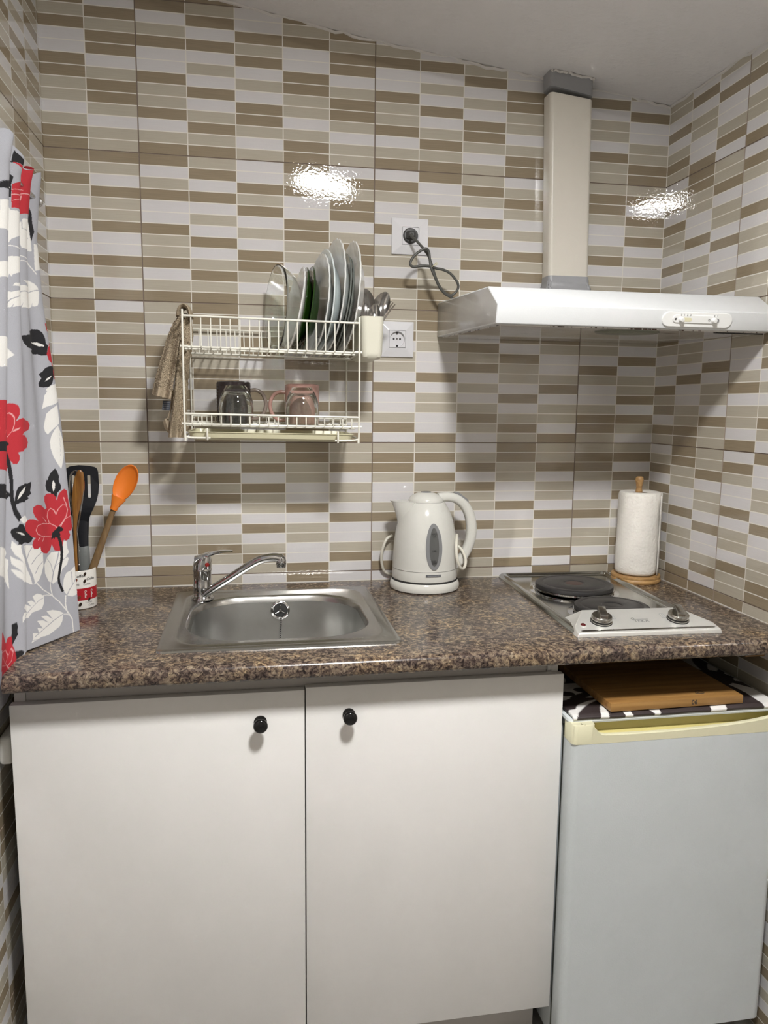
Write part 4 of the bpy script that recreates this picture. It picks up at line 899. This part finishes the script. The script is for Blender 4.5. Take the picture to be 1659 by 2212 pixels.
for ch,u,v in (('0',-.0375,.0088),('1',-.0310,.0088),('2',-.0245,.0088),('3',-.0180,.0088),('0',.0335,.0088),('1',.0400,.0088)):
    mb=MB(); place_text(mb,ch,.0052,M['ink'],lambda a,b,u=u,v=v:fp(u+a,v+b,.0053),bold=.0001); mark(mb)
mb=MB()
for a_ in range(4):
    c_,s_=math.cos(PI*a_/4),math.sin(PI*a_/4); mb.tube([fp(-.0485-.0022*c_,.001-.0022*s_,.0054),fp(-.0485+.0022*c_,.001+.0022*s_,.0054)],.0004,M['ink'],4)
mark(mb); mb=MB(); mb.tube([fp(.0235+.0017*math.cos(a),.0005+.0019*math.sin(a),.0054) for a in [2*PI*j/12 for j in range(12)]],.0003,M['ink'],4,closed=True); mark(mb)
# ================================================================= DUCT
t=thing('flat_duct','cream flat extractor duct with grey tape, rising from hood to ceiling','duct',(1.005,-.026,1.555))
def dsec(f,g=0,x=None): # f 0..1 bottom..top
    z=1.6258+(2.0587-1.6258)*f; xl=.9584+(.9446-.9584)*f; xr=1.0618+(1.0513-1.0618)*f
    return xl-g,xr+g
def ring(z,g,slope=0,r=.010):
    f=(z-1.6258)/(2.0587-1.6258); xl,xr=dsec(f,g); xc=(xl+xr)/2; P=rrect(xc,-.0275,(xr-xl)/2,.0250+g,r,z); return [(a,b,c-slope*(a-xl)) for a,b,c in P]
ztop=zc(1.0)
mb=MB(); mb.loft([ring(z,0,s) for z,s in ((1.600,0),(1.70,0),(1.80,0),(1.90,0),(2.0,0),(2.045,.1))],M['ductmat'],True,True,True); mb.build('duct_shaft',t)
mb=MB(); mb.loft([ring(2.0587,.0008,.152),ring(2.0590,.0012,.152),ring(2.085,.0014,.152),ring(2.1035,.0014,.13),ring(2.106,.0012,.12)],M['tape'],True,True,True); o=mb.build('upper_tape',t); o['label']='grey tape collar at the ceiling'
mb=MB(); n_=len(rrect(0,0,1,1,.1,0)); rs=[]
for z,g,wob in ((1.6262,.0006,0),(1.620,.0012,.0006),(1.613,.0016,.001),(1.606,.0024,.0014),(1.598,.0050,.0018),(1.585,.0065,.002),(1.562,.0080,.002),(1.5555,.0085,.001)):
    R0=ring(z,g); rs.append([(a+wob*math.sin(k*1.7+z*300),min(-.001,b+wob*math.sin(k*2.3+z*200)),c-(.0) ) for k,(a,b,c) in enumerate(R0)])
mb.loft(rs,M['tape'],True,True,True); o=mb.build('lower_tape',t); o['label']='crumpled grey tape where the duct meets the hood'
# ragged plaster edge at the ceiling beside the duct
mb=MB(); rng=np.random.RandomState(5); pts=[(x,-.0555+.002*rng.randn(),zc(x)-.004+.0015*rng.randn()) for x in np.linspace(.945,1.050,22)]+[(1.053,y,zc(1.053)-.004) for y in (-.045,-.03,-.012)]
mb.tube(pts,.003,M['caulk'],6); tag(mb.build('trim_3'),kind='structure')
# ================================================================= UTENSIL MUG
ux,uy=-.1385,-.160
t=thing('utensil_mug','white mug printed with coffee words and a red band, holding cooking utensils','mug',(ux,uy,ZC))
mb=MB(); r=.0400; z0=ZC; zt=.9525
mb.lathe([(.0005,z0),(r-.004,z0),(r-.0008,z0+.0015),(r,z0+.004),(r,zt-.002),(r-.0012,zt),(r-.0030,zt-.0005),(r-.0036,zt-.003),(r-.0036,z0+.005),(.0005,z0+.005)],M['ceramic'],c=(ux,uy,0),n=72); mb.build('body',t)
def um(a,z,o=.0004): return (ux+(r+o)*math.sin(a),uy-(r+o)*math.cos(a),z)
mb=MB(); mb.loft([[um(a,z,.0002) for a in [-.9+2.6*j/40 for j in range(41)]] for z in (.8885,.9145)],M['redprint'],False,False,True,closed=False)
bd=mb.build('red_band',t)
mb=MB()
for s,a,z,h,m,sh in (('Coffee',.35,.9415,.0088,M['ink'],0),('Coffee',.95,.9335,.0080,M['ink'],.3),('Coffee',.0,.9245,.0095,M['greyprint'],0),('Coffee',.72,.9230,.0060,M['greyprint'],0),('Coffee',.02,.8830,.0060,M['greyprint'],0),('Coffee',.80,.8835,.0062,M['greyprint'],0),('Coffee',.10,.8765,.0064,M['greyprint'],0),('Coffee',.95,.8765,.0058,M['greyprint'],0)):
    place_text(mb,s,h,m,lambda u,v,a=a,z=z:um(a+u/r,z+v),shear=sh,bold=.0001)
for a,z,h in ((.12,.9015,.0085),(.62,.9015,.0062),(.98,.9015,.0066)): place_text(mb,'Coffee',h,M['ceramic'],lambda u,v,a=a,z=z:um(a+v/r,z-u,.0006),bold=.0001)
w_=mb.build('lettering',t)
for a,z,m,s in ((.16,.9330,'beanbrown',1),(.63,.9450,'bean',1),(.60,.9295,'bean',1),(.33,.8800,'bean',1.1),(.82,.8890,'bean',.9),(.30,.8960,'beanbrown',1),(-.1,.9150,'bean',.8)):
    mb=MB(); mb.loft([[um(a+(q*.0030*s*math.cos(b)+.0012*math.sin(b))/r,z+q*.0041*s*math.sin(b),.0003+.0006*(1-q*q)) for b in [2*PI*j/16 for j in range(16)]] for q in (1,.6,.01)],M[m],False,True,True)
    mb.build('coffee_bean',t)
GU='cooking utensils standing in the coffee mug'
# orange spoon
t=thing('silicone_spoon','orange silicone spoon with dark wooden handle leaning right in the coffee mug','spoon',(-.125,-.15,.88),GU)
c=Vector((-.0338,-.1400,1.1340)); up=Vector((.0385,.0,.0800)).normalized(); fc=Vector((-.1,-1,.1)); fc=(fc-up*fc.dot(up)).normalized(); s=up.cross(fc)
mb=MB(); L,Wd=.086,.047
def prof_w(v): return Wd/2*math.sqrt(max(0,1-v*v))*(1-.12*v)
def pt(r_,a,o): v=r_*math.sin(a); u=r_*math.cos(a); return c+s*(u*Wd/2*(1+.05*v))+up*(v*L/2)-fc*(.009*(1-r_*r_))+fc*o
rr_=[.001,.2,.4,.6,.75,.86]
mb.loft([[pt(q,2*PI*j/40,0) for j in range(40)] for q in rr_]+[[pt(.90,2*PI*j/40,.0015) for j in range(40)],[pt(.97,2*PI*j/40,.0018) for j in range(40)],[pt(1.0,2*PI*j/40,.0) for j in range(40)],[pt(1.0,2*PI*j/40,-.002) for j in range(40)]]+[[pt(q,2*PI*j/40,-.005) for j in range(40)] for q in (.9,.7,.4,.001)],M['orange'],False,False,True)
rings=[]
for k in range(9):
    u=k/8; p=c-up*(L/2*.80+.030*u)-fc*(.002+.002*u); w_1=.0168-.0085*min(1,u*1.3)+.0000; th=.0045+.0035*u
    rings.append([p+s*w_1*math.cos(b)+fc*th*math.sin(b) for b in [2*PI*j/20 for j in range(20)]])
mb.loft(rings,M['orange'],True,True,True); mb.build('spoon_head',t)
mb=MB(); a0=c-up*(L/2*.80+.028)-fc*.004; b0=Vector((-.1290,-.158,.885)); rings=[]
for k in range(9):
    u=k/8; p=a0.lerp(b0,u); w_1=.0060+.0040*u; rings.append([p+s*w_1*math.cos(b)+fc*w_1*.62*math.sin(b) for b in [2*PI*j/16 for j in range(16)]])
mb.loft(rings,M['spoonwood'],True,True,True); mb.build('handle',t)
# slotted turner
t=thing('slotted_turner','black nylon slotted turner with grey handle in the coffee mug','turner',(-.130,-.145,.88),GU)
out=[(-.1555,1.166),(-.1480,1.1705),(-.1300,1.1730),(-.1100,1.1717),(-.0970,1.1690),(-.0925,1.1655),(-.0905,1.1580),(-.0898,1.1300),(-.0912,1.1120),(-.0945,1.0960),(-.1000,1.0820),(-.1060,1.0700),(-.1105,1.0600),(-.1130,1.0500),(-.1145,1.0350),(-.1160,1.0150),(-.1165,.9900),(-.1395,.9900),(-.1415,1.0150),(-.1420,1.0400),(-.1440,1.0560),(-.1500,1.0750),(-.1580,1.0950),(-.1620,1.1150),(-.1620,1.1500)]
bm=bmesh.new(); yf_=lambda z:-.135-.010*math.exp(-((z-1.075)/.03)**2)+.004*(z-1.0)
loops=[out]+[[(xa_,1.1500-(0)),(xa_+.0066*.5,1.1515),(xa_+.0066,1.1500),(xa_+.0068,1.1035),(xa_+.0034,1.1018),(xa_+.0002,1.1035)] for xa_ in (-.1132,-.1295,-.1455)]
from mathutils.geometry import tessellate_polygon
flat=[Vector((a,b,0)) for L_ in loops for a,b in L_]; tri=tessellate_polygon([[Vector((a,b,0)) for a,b in L_] for L_ in loops])
mb=MB(); F=[(v.x,yf_(v.y),v.y) for v in flat]; Bk=[(v.x,yf_(v.y)+.0030,v.y) for v in flat]; n0=len(F)
fs=[tuple(q) for q in tri]+[tuple(i+n0 for i in reversed(q)) for q in tri]; off=0
for L_ in loops:
    for i in range(len(L_)): j=(i+1)%len(L_); fs.append((off+i,off+j,off+j+n0,off+i+n0))
    off+=len(L_)
mb.add(F+Bk,fs,M['black']); 
for zz in (0,):
    rings=[]
    for k in range(8): z=1.06-.07*k/7; rings.append([(-.1280+.0125*math.cos(b),-.137+.006*(k/7)**.5*math.sin(b)-.002,z) for b in [2*PI*j/20 for j in range(20)]])
    mb.loft(rings,M['black'],True,True,True)
mb.build('blade',t)
mb=MB(); mb.loft([[(-.1265+wd*math.cos(b),-.139+dp*math.sin(b)-(0.0),z+.0015*math.cos(b)) for b in [2*PI*j/24 for j in range(24)]] for z,wd,dp in ((.9955,.0117,.0075),(.994,.0126,.0085),(.97,.0130,.009),(.93,.0128,.009),(.885,.0110,.008),(.876,.008,.006))],M['greyhandle'],True,True,True); mb.build('handle',t)
# wooden spoon
t=thing('wooden_spoon','brown oiled wooden spoon in the coffee mug at the edge of the curtain','spoon',(-.139,-.185,.88),GU)
mb=MB(); rings=[]
for z,xc_,w_2,th in ((1.1665,-.1185,.003,.002),(1.162,-.1180,.0065,.004),(1.150,-.1195,.0098,.0055),(1.130,-.1225,.0112,.006),(1.108,-.1260,.0108,.0055),(1.088,-.1285,.0082,.005),(1.065,-.1312,.0048,.0042),(1.040,-.1330,.0036,.0038),(1.00,-.1340,.0034,.0036),(.94,-.1350,.0036,.0036),(.880,-.1365,.0038,.0038)):
    y=-.182 if z>.95 else -.178; rings.append([(xc_+w_2*math.cos(b),y+th*math.sin(b)+(.004*max(0,math.sin(b+PI)) if 1.09<z<1.16 else 0),z+.3*w_2*math.cos(b)*0) for b in [2*PI*j/24 for j in range(24)]])
mb.loft(rings,M['oldwood'],True,True,True); mb.build('head_and_handle',t)
# steel whisk-like looped server
t=thing('steel_server','chrome looped serving tool behind the wooden spoon in the coffee mug','serving tool',(-.140,-.165,.88),GU)
mb=MB(); mb.tube([(-.1362,-.160,1.03),(-.1400,-.168,1.085),(-.1425,-.171,1.125),(-.1400,-.171,1.152),(-.1315,-.171,1.1625),(-.1210,-.171,1.1600),(-.1140,-.171,1.1460),(-.1150,-.170,1.1200),(-.1240,-.166,1.075),(-.1330,-.160,1.03)],.0017,M['chrome'],8,samples=5)
mb.loft([[(xc_+w_2*math.cos(b),-.160+.001*math.sin(b),z) for b in [2*PI*j/12 for j in range(12)]] for z,xc_,w_2 in ((1.035,-.1345,.002),(1.0,-.1338,.0034),(.95,-.1345,.0034),(.885,-.136,.003))],M['chrome'],True,True,True); mb.build('loop',t)
# black ladle handle low behind
t=thing('black_ladle','black nylon ladle mostly behind the curtain in the coffee mug','ladle',(-.150,-.150,.88),GU)
mb=MB(); mb.loft([[(xc_+w_2*math.cos(b),-.150+.006*math.sin(b),z) for b in [2*PI*j/20 for j in range(20)]] for z,xc_,w_2 in ((1.100,-.1700,.004),(1.085,-.1680,.010),(1.05,-.1610,.014),(1.02,-.1540,.0135),(.995,-.1500,.010),(.975,-.1450,.0055),(.93,-.1440,.0045),(.88,-.1450,.0045))],M['black'],True,True,True); mb.build('ladle_body',t)
# ================================================================= CURTAIN
PAT=json.loads('''[["W",0,[[903,159],[702,115],[662,129],[631,159],[436,149],[399,173],[402,196],[417,217],[622,270],[644,287],[686,245],[925,263]]],["G",25,[[662,108],[656,149],[653,192],[650,277]]],["W",0,[[130,114],[115,126],[105,156],[90,226],[93,275],[142,270],[347,291],[362,275],[374,252],[377,224],[362,184],[338,161]]],["G",14,[[347,171],[341,205],[142,189],[115,215]]],["W",0,[[69,236],[44,235],[-17,261],[-20,338],[78,362],[81,338],[75,285]]],["W",17,[[650,292],[377,326],[139,326],[72,376]]],["W",17,[[711,371],[640,362],[396,352],[160,326]]],["W",17,[[151,266],[154,296],[133,333]]],["W",0,[[928,383],[699,347],[653,336],[433,340],[399,359],[405,387],[610,408],[616,417],[631,403],[637,417],[668,415],[677,397],[711,410],[928,438]]],["W",0,[[677,529],[671,506],[662,497],[634,499],[647,481],[644,467],[613,476],[433,474],[610,452],[595,443],[362,455],[191,438],[344,434],[160,401],[99,420],[72,436],[63,462],[75,504],[87,520],[108,525],[133,522],[124,504],[142,525],[316,548],[371,552],[347,529],[387,550],[607,536],[595,522],[616,534],[640,531]]],["G",20,[[644,515],[619,503],[426,492],[307,474],[72,450]]],["W",0,[[934,646],[692,644],[647,674],[622,699],[592,727],[622,728],[656,732],[683,748],[934,756]]],["G",17,[[705,699],[656,707]]],["R",0,[[628,-21],[433,-88],[399,-91],[362,-84],[338,-77],[228,-100],[115,-93],[142,-89],[160,-79],[124,-67],[99,-58],[93,-46],[105,-30],[139,-12],[163,-2],[163,23],[145,47],[130,72],[148,91],[350,143],[387,149],[433,138],[628,149],[628,129],[631,84],[628,58],[439,-14],[429,-42]]],["P",11,[[628,79],[396,35],[353,40]]],["P",17,[[628,98],[384,61],[163,16]]],["P",14,[[362,65],[368,87]]],["P",8,[[433,65],[622,121]]],["P",0,[[408,-47],[399,-42],[387,-25],[371,3],[405,2],[414,-9],[396,-5],[414,-32]]],["P",14,[[356,-61],[368,-44]]],["K",0,[[903,94],[692,23],[656,17],[637,23],[622,30],[628,45],[634,59],[631,108],[650,110],[683,103],[711,91],[711,80],[913,119],[919,105]]],["W",0,[[702,45],[659,59],[640,75],[662,70]]],["K",0,[[124,-68],[102,-72],[96,-61],[115,-53]]],["K",0,[[124,61],[102,72],[84,100],[78,142],[59,180],[87,229],[96,185],[108,143],[124,94]]],["K",0,[[665,-26],[647,-30],[631,-23],[607,-70],[601,-67],[433,-95],[631,-19]]],["K",0,[[417,671],[341,671],[274,658],[283,643],[173,623],[111,629],[81,644],[66,664],[63,693],[47,700],[72,748],[108,748],[139,739],[283,732],[218,716],[329,725],[374,707],[396,690]]],["W",0,[[234,681],[133,686],[78,702],[84,707],[118,706],[157,693]]],["R",0,[[44,599],[11,590],[11,597],[8,644],[8,706],[-2,781],[-5,853],[23,849],[38,821],[32,779],[59,770],[69,741],[50,711],[-20,650],[38,625]]],["P",11,[[35,664],[8,650],[8,657]]],["P",11,[[44,704],[4,692]]],["K",0,[[148,828],[118,820],[96,806],[66,797],[-8,788],[23,814],[29,842],[59,877],[87,891],[127,890],[160,884],[160,869],[130,848]]],["W",0,[[108,865],[90,851],[47,837],[75,856]]],["W",0,[[108,900],[72,886],[-8,867],[14,956],[154,986],[133,951],[124,928],[102,912]]],["W",0,[[124,933],[-14,928],[23,958],[72,972],[154,984],[130,956]]],["W",0,[[35,970],[35,1056],[84,1079],[127,1103],[145,1087],[151,1065],[136,1033],[124,1010],[90,993]]],["W",0,[[50,1066],[1,1140],[14,1196],[56,1264],[75,1245],[102,1207],[115,1170],[118,1138],[105,1112],[81,1087]]],["G",14,[[-11,918],[29,1017]]],["G",0,[[38,1075],[44,1149],[56,1235],[47,1149]]],["W",0,[[897,1399],[650,1443],[644,1459],[659,1466],[628,1494],[625,1515],[634,1532],[628,1567],[622,1611],[656,1557],[867,1508],[891,1501]]],["R",0,[[925,874],[680,877],[662,902],[650,897],[625,900],[595,916],[564,940],[552,963],[552,982],[582,995],[555,1000],[478,1024],[408,1038],[387,1059],[411,1075],[527,1079],[451,1103],[429,1126],[451,1147],[518,1152],[564,1130],[549,1152],[552,1170],[570,1172],[592,1156],[613,1126],[625,1102],[625,1126],[634,1154],[653,1159],[695,1145],[916,1121]]],["P",12,[[674,979],[665,951],[647,935],[622,939],[604,954],[588,977],[588,1002],[601,1021],[634,1026],[659,1030]]],["P",0,[[601,1024],[585,1024],[543,1038],[558,1040],[582,1033]]],["K",0,[[919,1023],[659,1024],[637,1040],[622,1054],[622,1063],[644,1056],[640,1066],[637,1079],[650,1072],[659,1075],[671,1058],[692,1065],[702,1061],[919,1058]]],["K",38,[[650,1072],[634,1102],[619,1140],[607,1191],[601,1231],[601,1257],[598,1291],[588,1322],[576,1357],[543,1415]]],["K",0,[[916,1173],[680,1189],[656,1203],[628,1236],[598,1271],[601,1277],[622,1259],[644,1259],[689,1243],[913,1224]]],["W",0,[[903,1194],[671,1210],[637,1238],[662,1224],[702,1208]]],["K",0,[[582,1326],[579,1296],[570,1277],[555,1273],[518,1291],[460,1299],[411,1296],[411,1312],[426,1333],[414,1347],[457,1354],[445,1364],[503,1371],[552,1343]]],["W",0,[[564,1319],[549,1305],[524,1308],[475,1310],[506,1326],[536,1327]]],["W",0,[[546,1413],[524,1420],[481,1434],[466,1455],[475,1471],[518,1450]]],["K",0,[[99,1259],[87,1271],[78,1294],[81,1320],[69,1336],[72,1354],[99,1369],[105,1385],[111,1397],[124,1378],[148,1361],[179,1350],[188,1326],[170,1301],[157,1303],[154,1294],[133,1275]]],["W",0,[[118,1308],[108,1327],[111,1345],[124,1361],[130,1341],[127,1322]]],["W",0,[[601,1445],[561,1504],[503,1553],[420,1566],[399,1587],[338,1587],[310,1615],[310,1667],[335,1699],[362,1722],[399,1734],[436,1729],[506,1702],[561,1632],[595,1574],[610,1546],[576,1585],[506,1672],[570,1583],[604,1532],[613,1494],[579,1539],[506,1627],[579,1524],[607,1469]]],["G",41,[[524,1534],[512,1573],[485,1613],[460,1657],[429,1695],[414,1727]]],["G",17,[[322,1608],[384,1623],[429,1644]]],["G",14,[[316,1650],[365,1665],[396,1690]]],["G",14,[[420,1573],[451,1590],[469,1613]]],["W",0,[[167,1623],[121,1629],[108,1609],[87,1588],[63,1590],[59,1622],[47,1641],[75,1657],[53,1667],[69,1693],[108,1708],[130,1737],[163,1753],[206,1758],[258,1741],[295,1704],[295,1664],[255,1637],[197,1622]]],["G",20,[[124,1630],[145,1664],[185,1704],[222,1753]]],["G",12,[[255,1643],[212,1671],[194,1709]]],["G",12,[[66,1660],[108,1672],[154,1685]]],["W",0,[[-20,1706],[-20,1741],[-20,1771],[-20,1820],[-2,1837],[44,1841],[84,1832],[108,1813],[118,1788],[105,1753],[81,1730],[35,1722],[20,1713]]],["G",14,[[-20,1751],[26,1783],[66,1807],[90,1828]]],["G",12,[[41,1732],[38,1757],[38,1785]]],["R",0,[[222,1392],[215,1371],[185,1362],[148,1364],[124,1373],[108,1390],[105,1406],[96,1382],[78,1366],[47,1355],[23,1362],[17,1394],[14,1424],[4,1448],[4,1480],[1,1510],[-2,1529],[14,1546],[38,1546],[26,1564],[38,1581],[63,1588],[81,1581],[90,1601],[96,1620],[121,1627],[157,1618],[173,1597],[179,1587],[203,1608],[249,1620],[298,1616],[332,1602],[335,1583],[368,1590],[405,1583],[420,1566],[408,1548],[384,1541],[436,1527],[475,1503],[497,1475],[481,1459],[448,1452],[399,1459],[347,1473],[377,1454],[402,1429],[396,1408],[350,1403],[280,1410],[222,1427],[200,1424]]],["P",12,[[185,1490],[203,1462],[188,1440],[160,1429],[133,1441],[121,1462],[102,1441],[72,1426],[44,1427],[32,1448],[47,1475],[75,1499],[105,1518]]],["P",12,[[108,1534],[136,1511],[179,1494],[280,1487],[359,1492],[377,1508],[362,1527],[313,1541],[228,1546],[167,1552]]],["P",12,[[96,1520],[59,1489],[8,1478]]],["P",12,[[35,1429],[53,1405],[56,1392]]],["P",0,[[304,1452],[261,1469],[215,1490],[228,1478]]],["P",14,[[274,1545],[307,1564]]],["P",14,[[332,1543],[356,1553]]],["K",0,[[182,1567],[163,1538],[124,1525],[111,1517],[87,1524],[78,1536],[84,1541],[105,1543],[102,1562],[121,1557],[130,1567],[139,1560],[151,1569],[157,1562]]],["K",38,[[118,1560],[105,1592],[102,1629],[108,1664],[127,1702],[145,1741],[145,1767],[124,1804]]],["K",0,[[610,1405],[601,1401],[579,1417],[558,1433],[549,1429],[518,1454],[497,1478],[481,1496],[457,1511],[411,1536],[429,1548],[463,1552],[530,1531],[561,1501],[552,1503],[579,1464],[598,1434]]],["W",0,[[570,1443],[543,1469],[494,1515],[530,1490]]],["W",17,[[390,1730],[326,1769],[234,1804],[163,1844],[102,1897],[63,1940],[63,2000]]],["W",17,[[237,1753],[237,1781],[225,1807]]],["W",14,[[225,1807],[286,1797],[332,1793]]],["W",17,[[102,1828],[111,1867],[99,1907]]],["W",14,[[84,1919],[111,1909],[142,1904]]],["W",0,[[524,1856],[527,1832],[512,1827],[469,1844],[509,1809],[500,1800],[439,1821],[472,1795],[433,1797],[399,1814],[426,1781],[387,1776],[347,1786],[319,1799],[322,1827],[344,1849],[390,1849],[429,1848],[463,1865]]],["G",12,[[500,1855],[439,1830],[368,1807],[322,1804]]],["W",0,[[439,1975],[423,1956],[429,1935],[374,1946],[387,1921],[338,1933],[390,1891],[338,1898],[280,1919],[353,1879],[304,1883],[240,1909],[301,1865],[237,1869],[173,1884],[136,1900],[151,1930],[182,1951],[240,1961],[280,1968],[362,1967]]],["G",17,[[405,1954],[326,1935],[234,1916],[139,1904]]],["G",9,[[549,1932],[512,1956],[365,1974],[218,1982],[121,1984],[-11,1977]]],["K",0,[[607,1762],[570,1799],[564,1821],[567,1844],[561,1856],[582,1851],[604,1844],[610,1816]]],["K",0,[[588,1891],[558,1928],[533,1958],[512,1986],[527,1984],[549,1967],[579,1935],[585,1914]]],["R",0,[[827,1713],[714,1751],[665,1783],[644,1776],[619,1793],[607,1811],[604,1844],[588,1884],[579,1923],[576,1942],[625,1916],[787,1898],[809,1839]]],["P",9,[[809,1790],[674,1804],[640,1844],[677,1853],[790,1807]]],["P",9,[[640,1849],[616,1844],[598,1877],[613,1895],[656,1872]]],["P",9,[[796,1841],[665,1862],[631,1904]]]]''')
def curt(s,t):
    s=np.asarray(s,float);t=np.asarray(t,float)
    yt=-.205-.56*s; xt=-.165+.009*np.sin(s*46+1.2)*(1-.3*t)
    k=np.clip((s-.24)/.10,0,1);k=k*k*(3-2*k)
    xb=np.where(s<.24,-.094-.27*s,0)*(1-k)+ (s>=.24)*(-.1588)*(1-k) + k*(-.183)
    yb=-.363-.50*s
    zb=.872-.075*k
    e=t**1.0
    x=xt*(1-e)+xb*e; y=yt*(1-e)+yb*e
    x=x+.006*np.sin(s*30+t*2.0)*np.sin(np.pi*t)
    off=np.interp(t,[-.05,0,.1,.25,.5,.75,1],[-.008,-.010,-.021,-.021,-.009,-.003,0]); x=x+off*np.clip(1-s/.4,0,1)
    zt=1.705+.004*np.sin(s*46)
    z=zt*(1-t)+zb*t
    return np.stack([x,y,z],-1)

t=thing('printed_curtain','grey curtain printed with red flowers, black leaves and white leaves on the left','curtain',(-.165,-.3,1.3))
ns,nt_=330,1150
Sg=np.concatenate([np.linspace(0,.34,250),np.linspace(.342,1.0,80)]); Tg=np.linspace(-.042,1,nt_)
SS_,TT_=np.meshgrid(Sg,Tg,indexing='ij'); Vc=curt(SS_,TT_)
# gathered heading above the rod
hd=np.clip(-TT_/.042,0,1); Vc[...,0]+=hd*(.006*np.sin(SS_*95)); Vc[...,2]+=hd*.010*np.sin(SS_*60+1)*(SS_>.01)
COL={'W':(.66,.65,.62),'R':(.40,.018,.028),'K':(.006,.006,.008),'P':(.62,.30,.30),'G':(.335,.34,.37)}
colr=np.empty(SS_.shape+(3,)); colr[:]=(.335,.34,.37)
kx_,ky_=350.,970.; U_=SS_*kx_; V_=TT_*ky_
def paint(shift,flip):
    for c,w_3,L in PAT:
        P=[((a/2000)*kx_+(0 if flip else shift),(b/2000)*ky_) for a,b in L]
        if flip: P=[(shift*2-u,v) for u,v in P]
        us=[p[0] for p in P]; vs=[p[1] for p in P]; m_=6+w_3/10
        sel=(U_>min(us)-m_)&(U_<max(us)+m_)&(V_>min(vs)-m_)&(V_<max(vs)+m_)
        if not sel.any(): continue
        u=U_[sel]; v=V_[sel]
        msk=near(u,v,P,max(.9,w_3/10)) if w_3 else inpoly(u,v,P)
        idx=np.argwhere(sel)[msk]; colr[idx[:,0],idx[:,1]]=COL[c]
paint(160,True); paint(0,False)
vis=colr.copy()
o=gridmesh('fabric',Vc,colr,'print',M['curtain'],thick=.0008); o.parent=t; o.location=[-v for v in t.location]
# the rod it hangs on
t=thing('curtain_rod','metal curtain rod on the left wall carrying the printed curtain','curtain rod',(-.175,-.19,1.702))
mb=MB(); mb.tube([(-.1745,-.178,1.702),(-.1745,-.90,1.702)],.0055,M['rod'],16); mb.lathe([(.0005,0),(.0085,.001),(.0100,.006),(.0085,.012),(.005,.014)],M['rod'],n=24,mx=frame_mx((-.1745,-.1765,1.702),(0,-1,0),(1,0,0))); mb.build('pole',t)
mb=MB(); mb.tube([(XL+.0005,-.186,1.702),(-.176,-.186,1.702)],.0045,M['rod'],12); mb.lathe([(.0005,0),(.012,0),(.012,.003),(.0005,.003)],M['rod'],n=24,mx=frame_mx((XL+.0005,-.186,1.702),(1,0,0),(0,1,0))); mb.build('bracket',t)
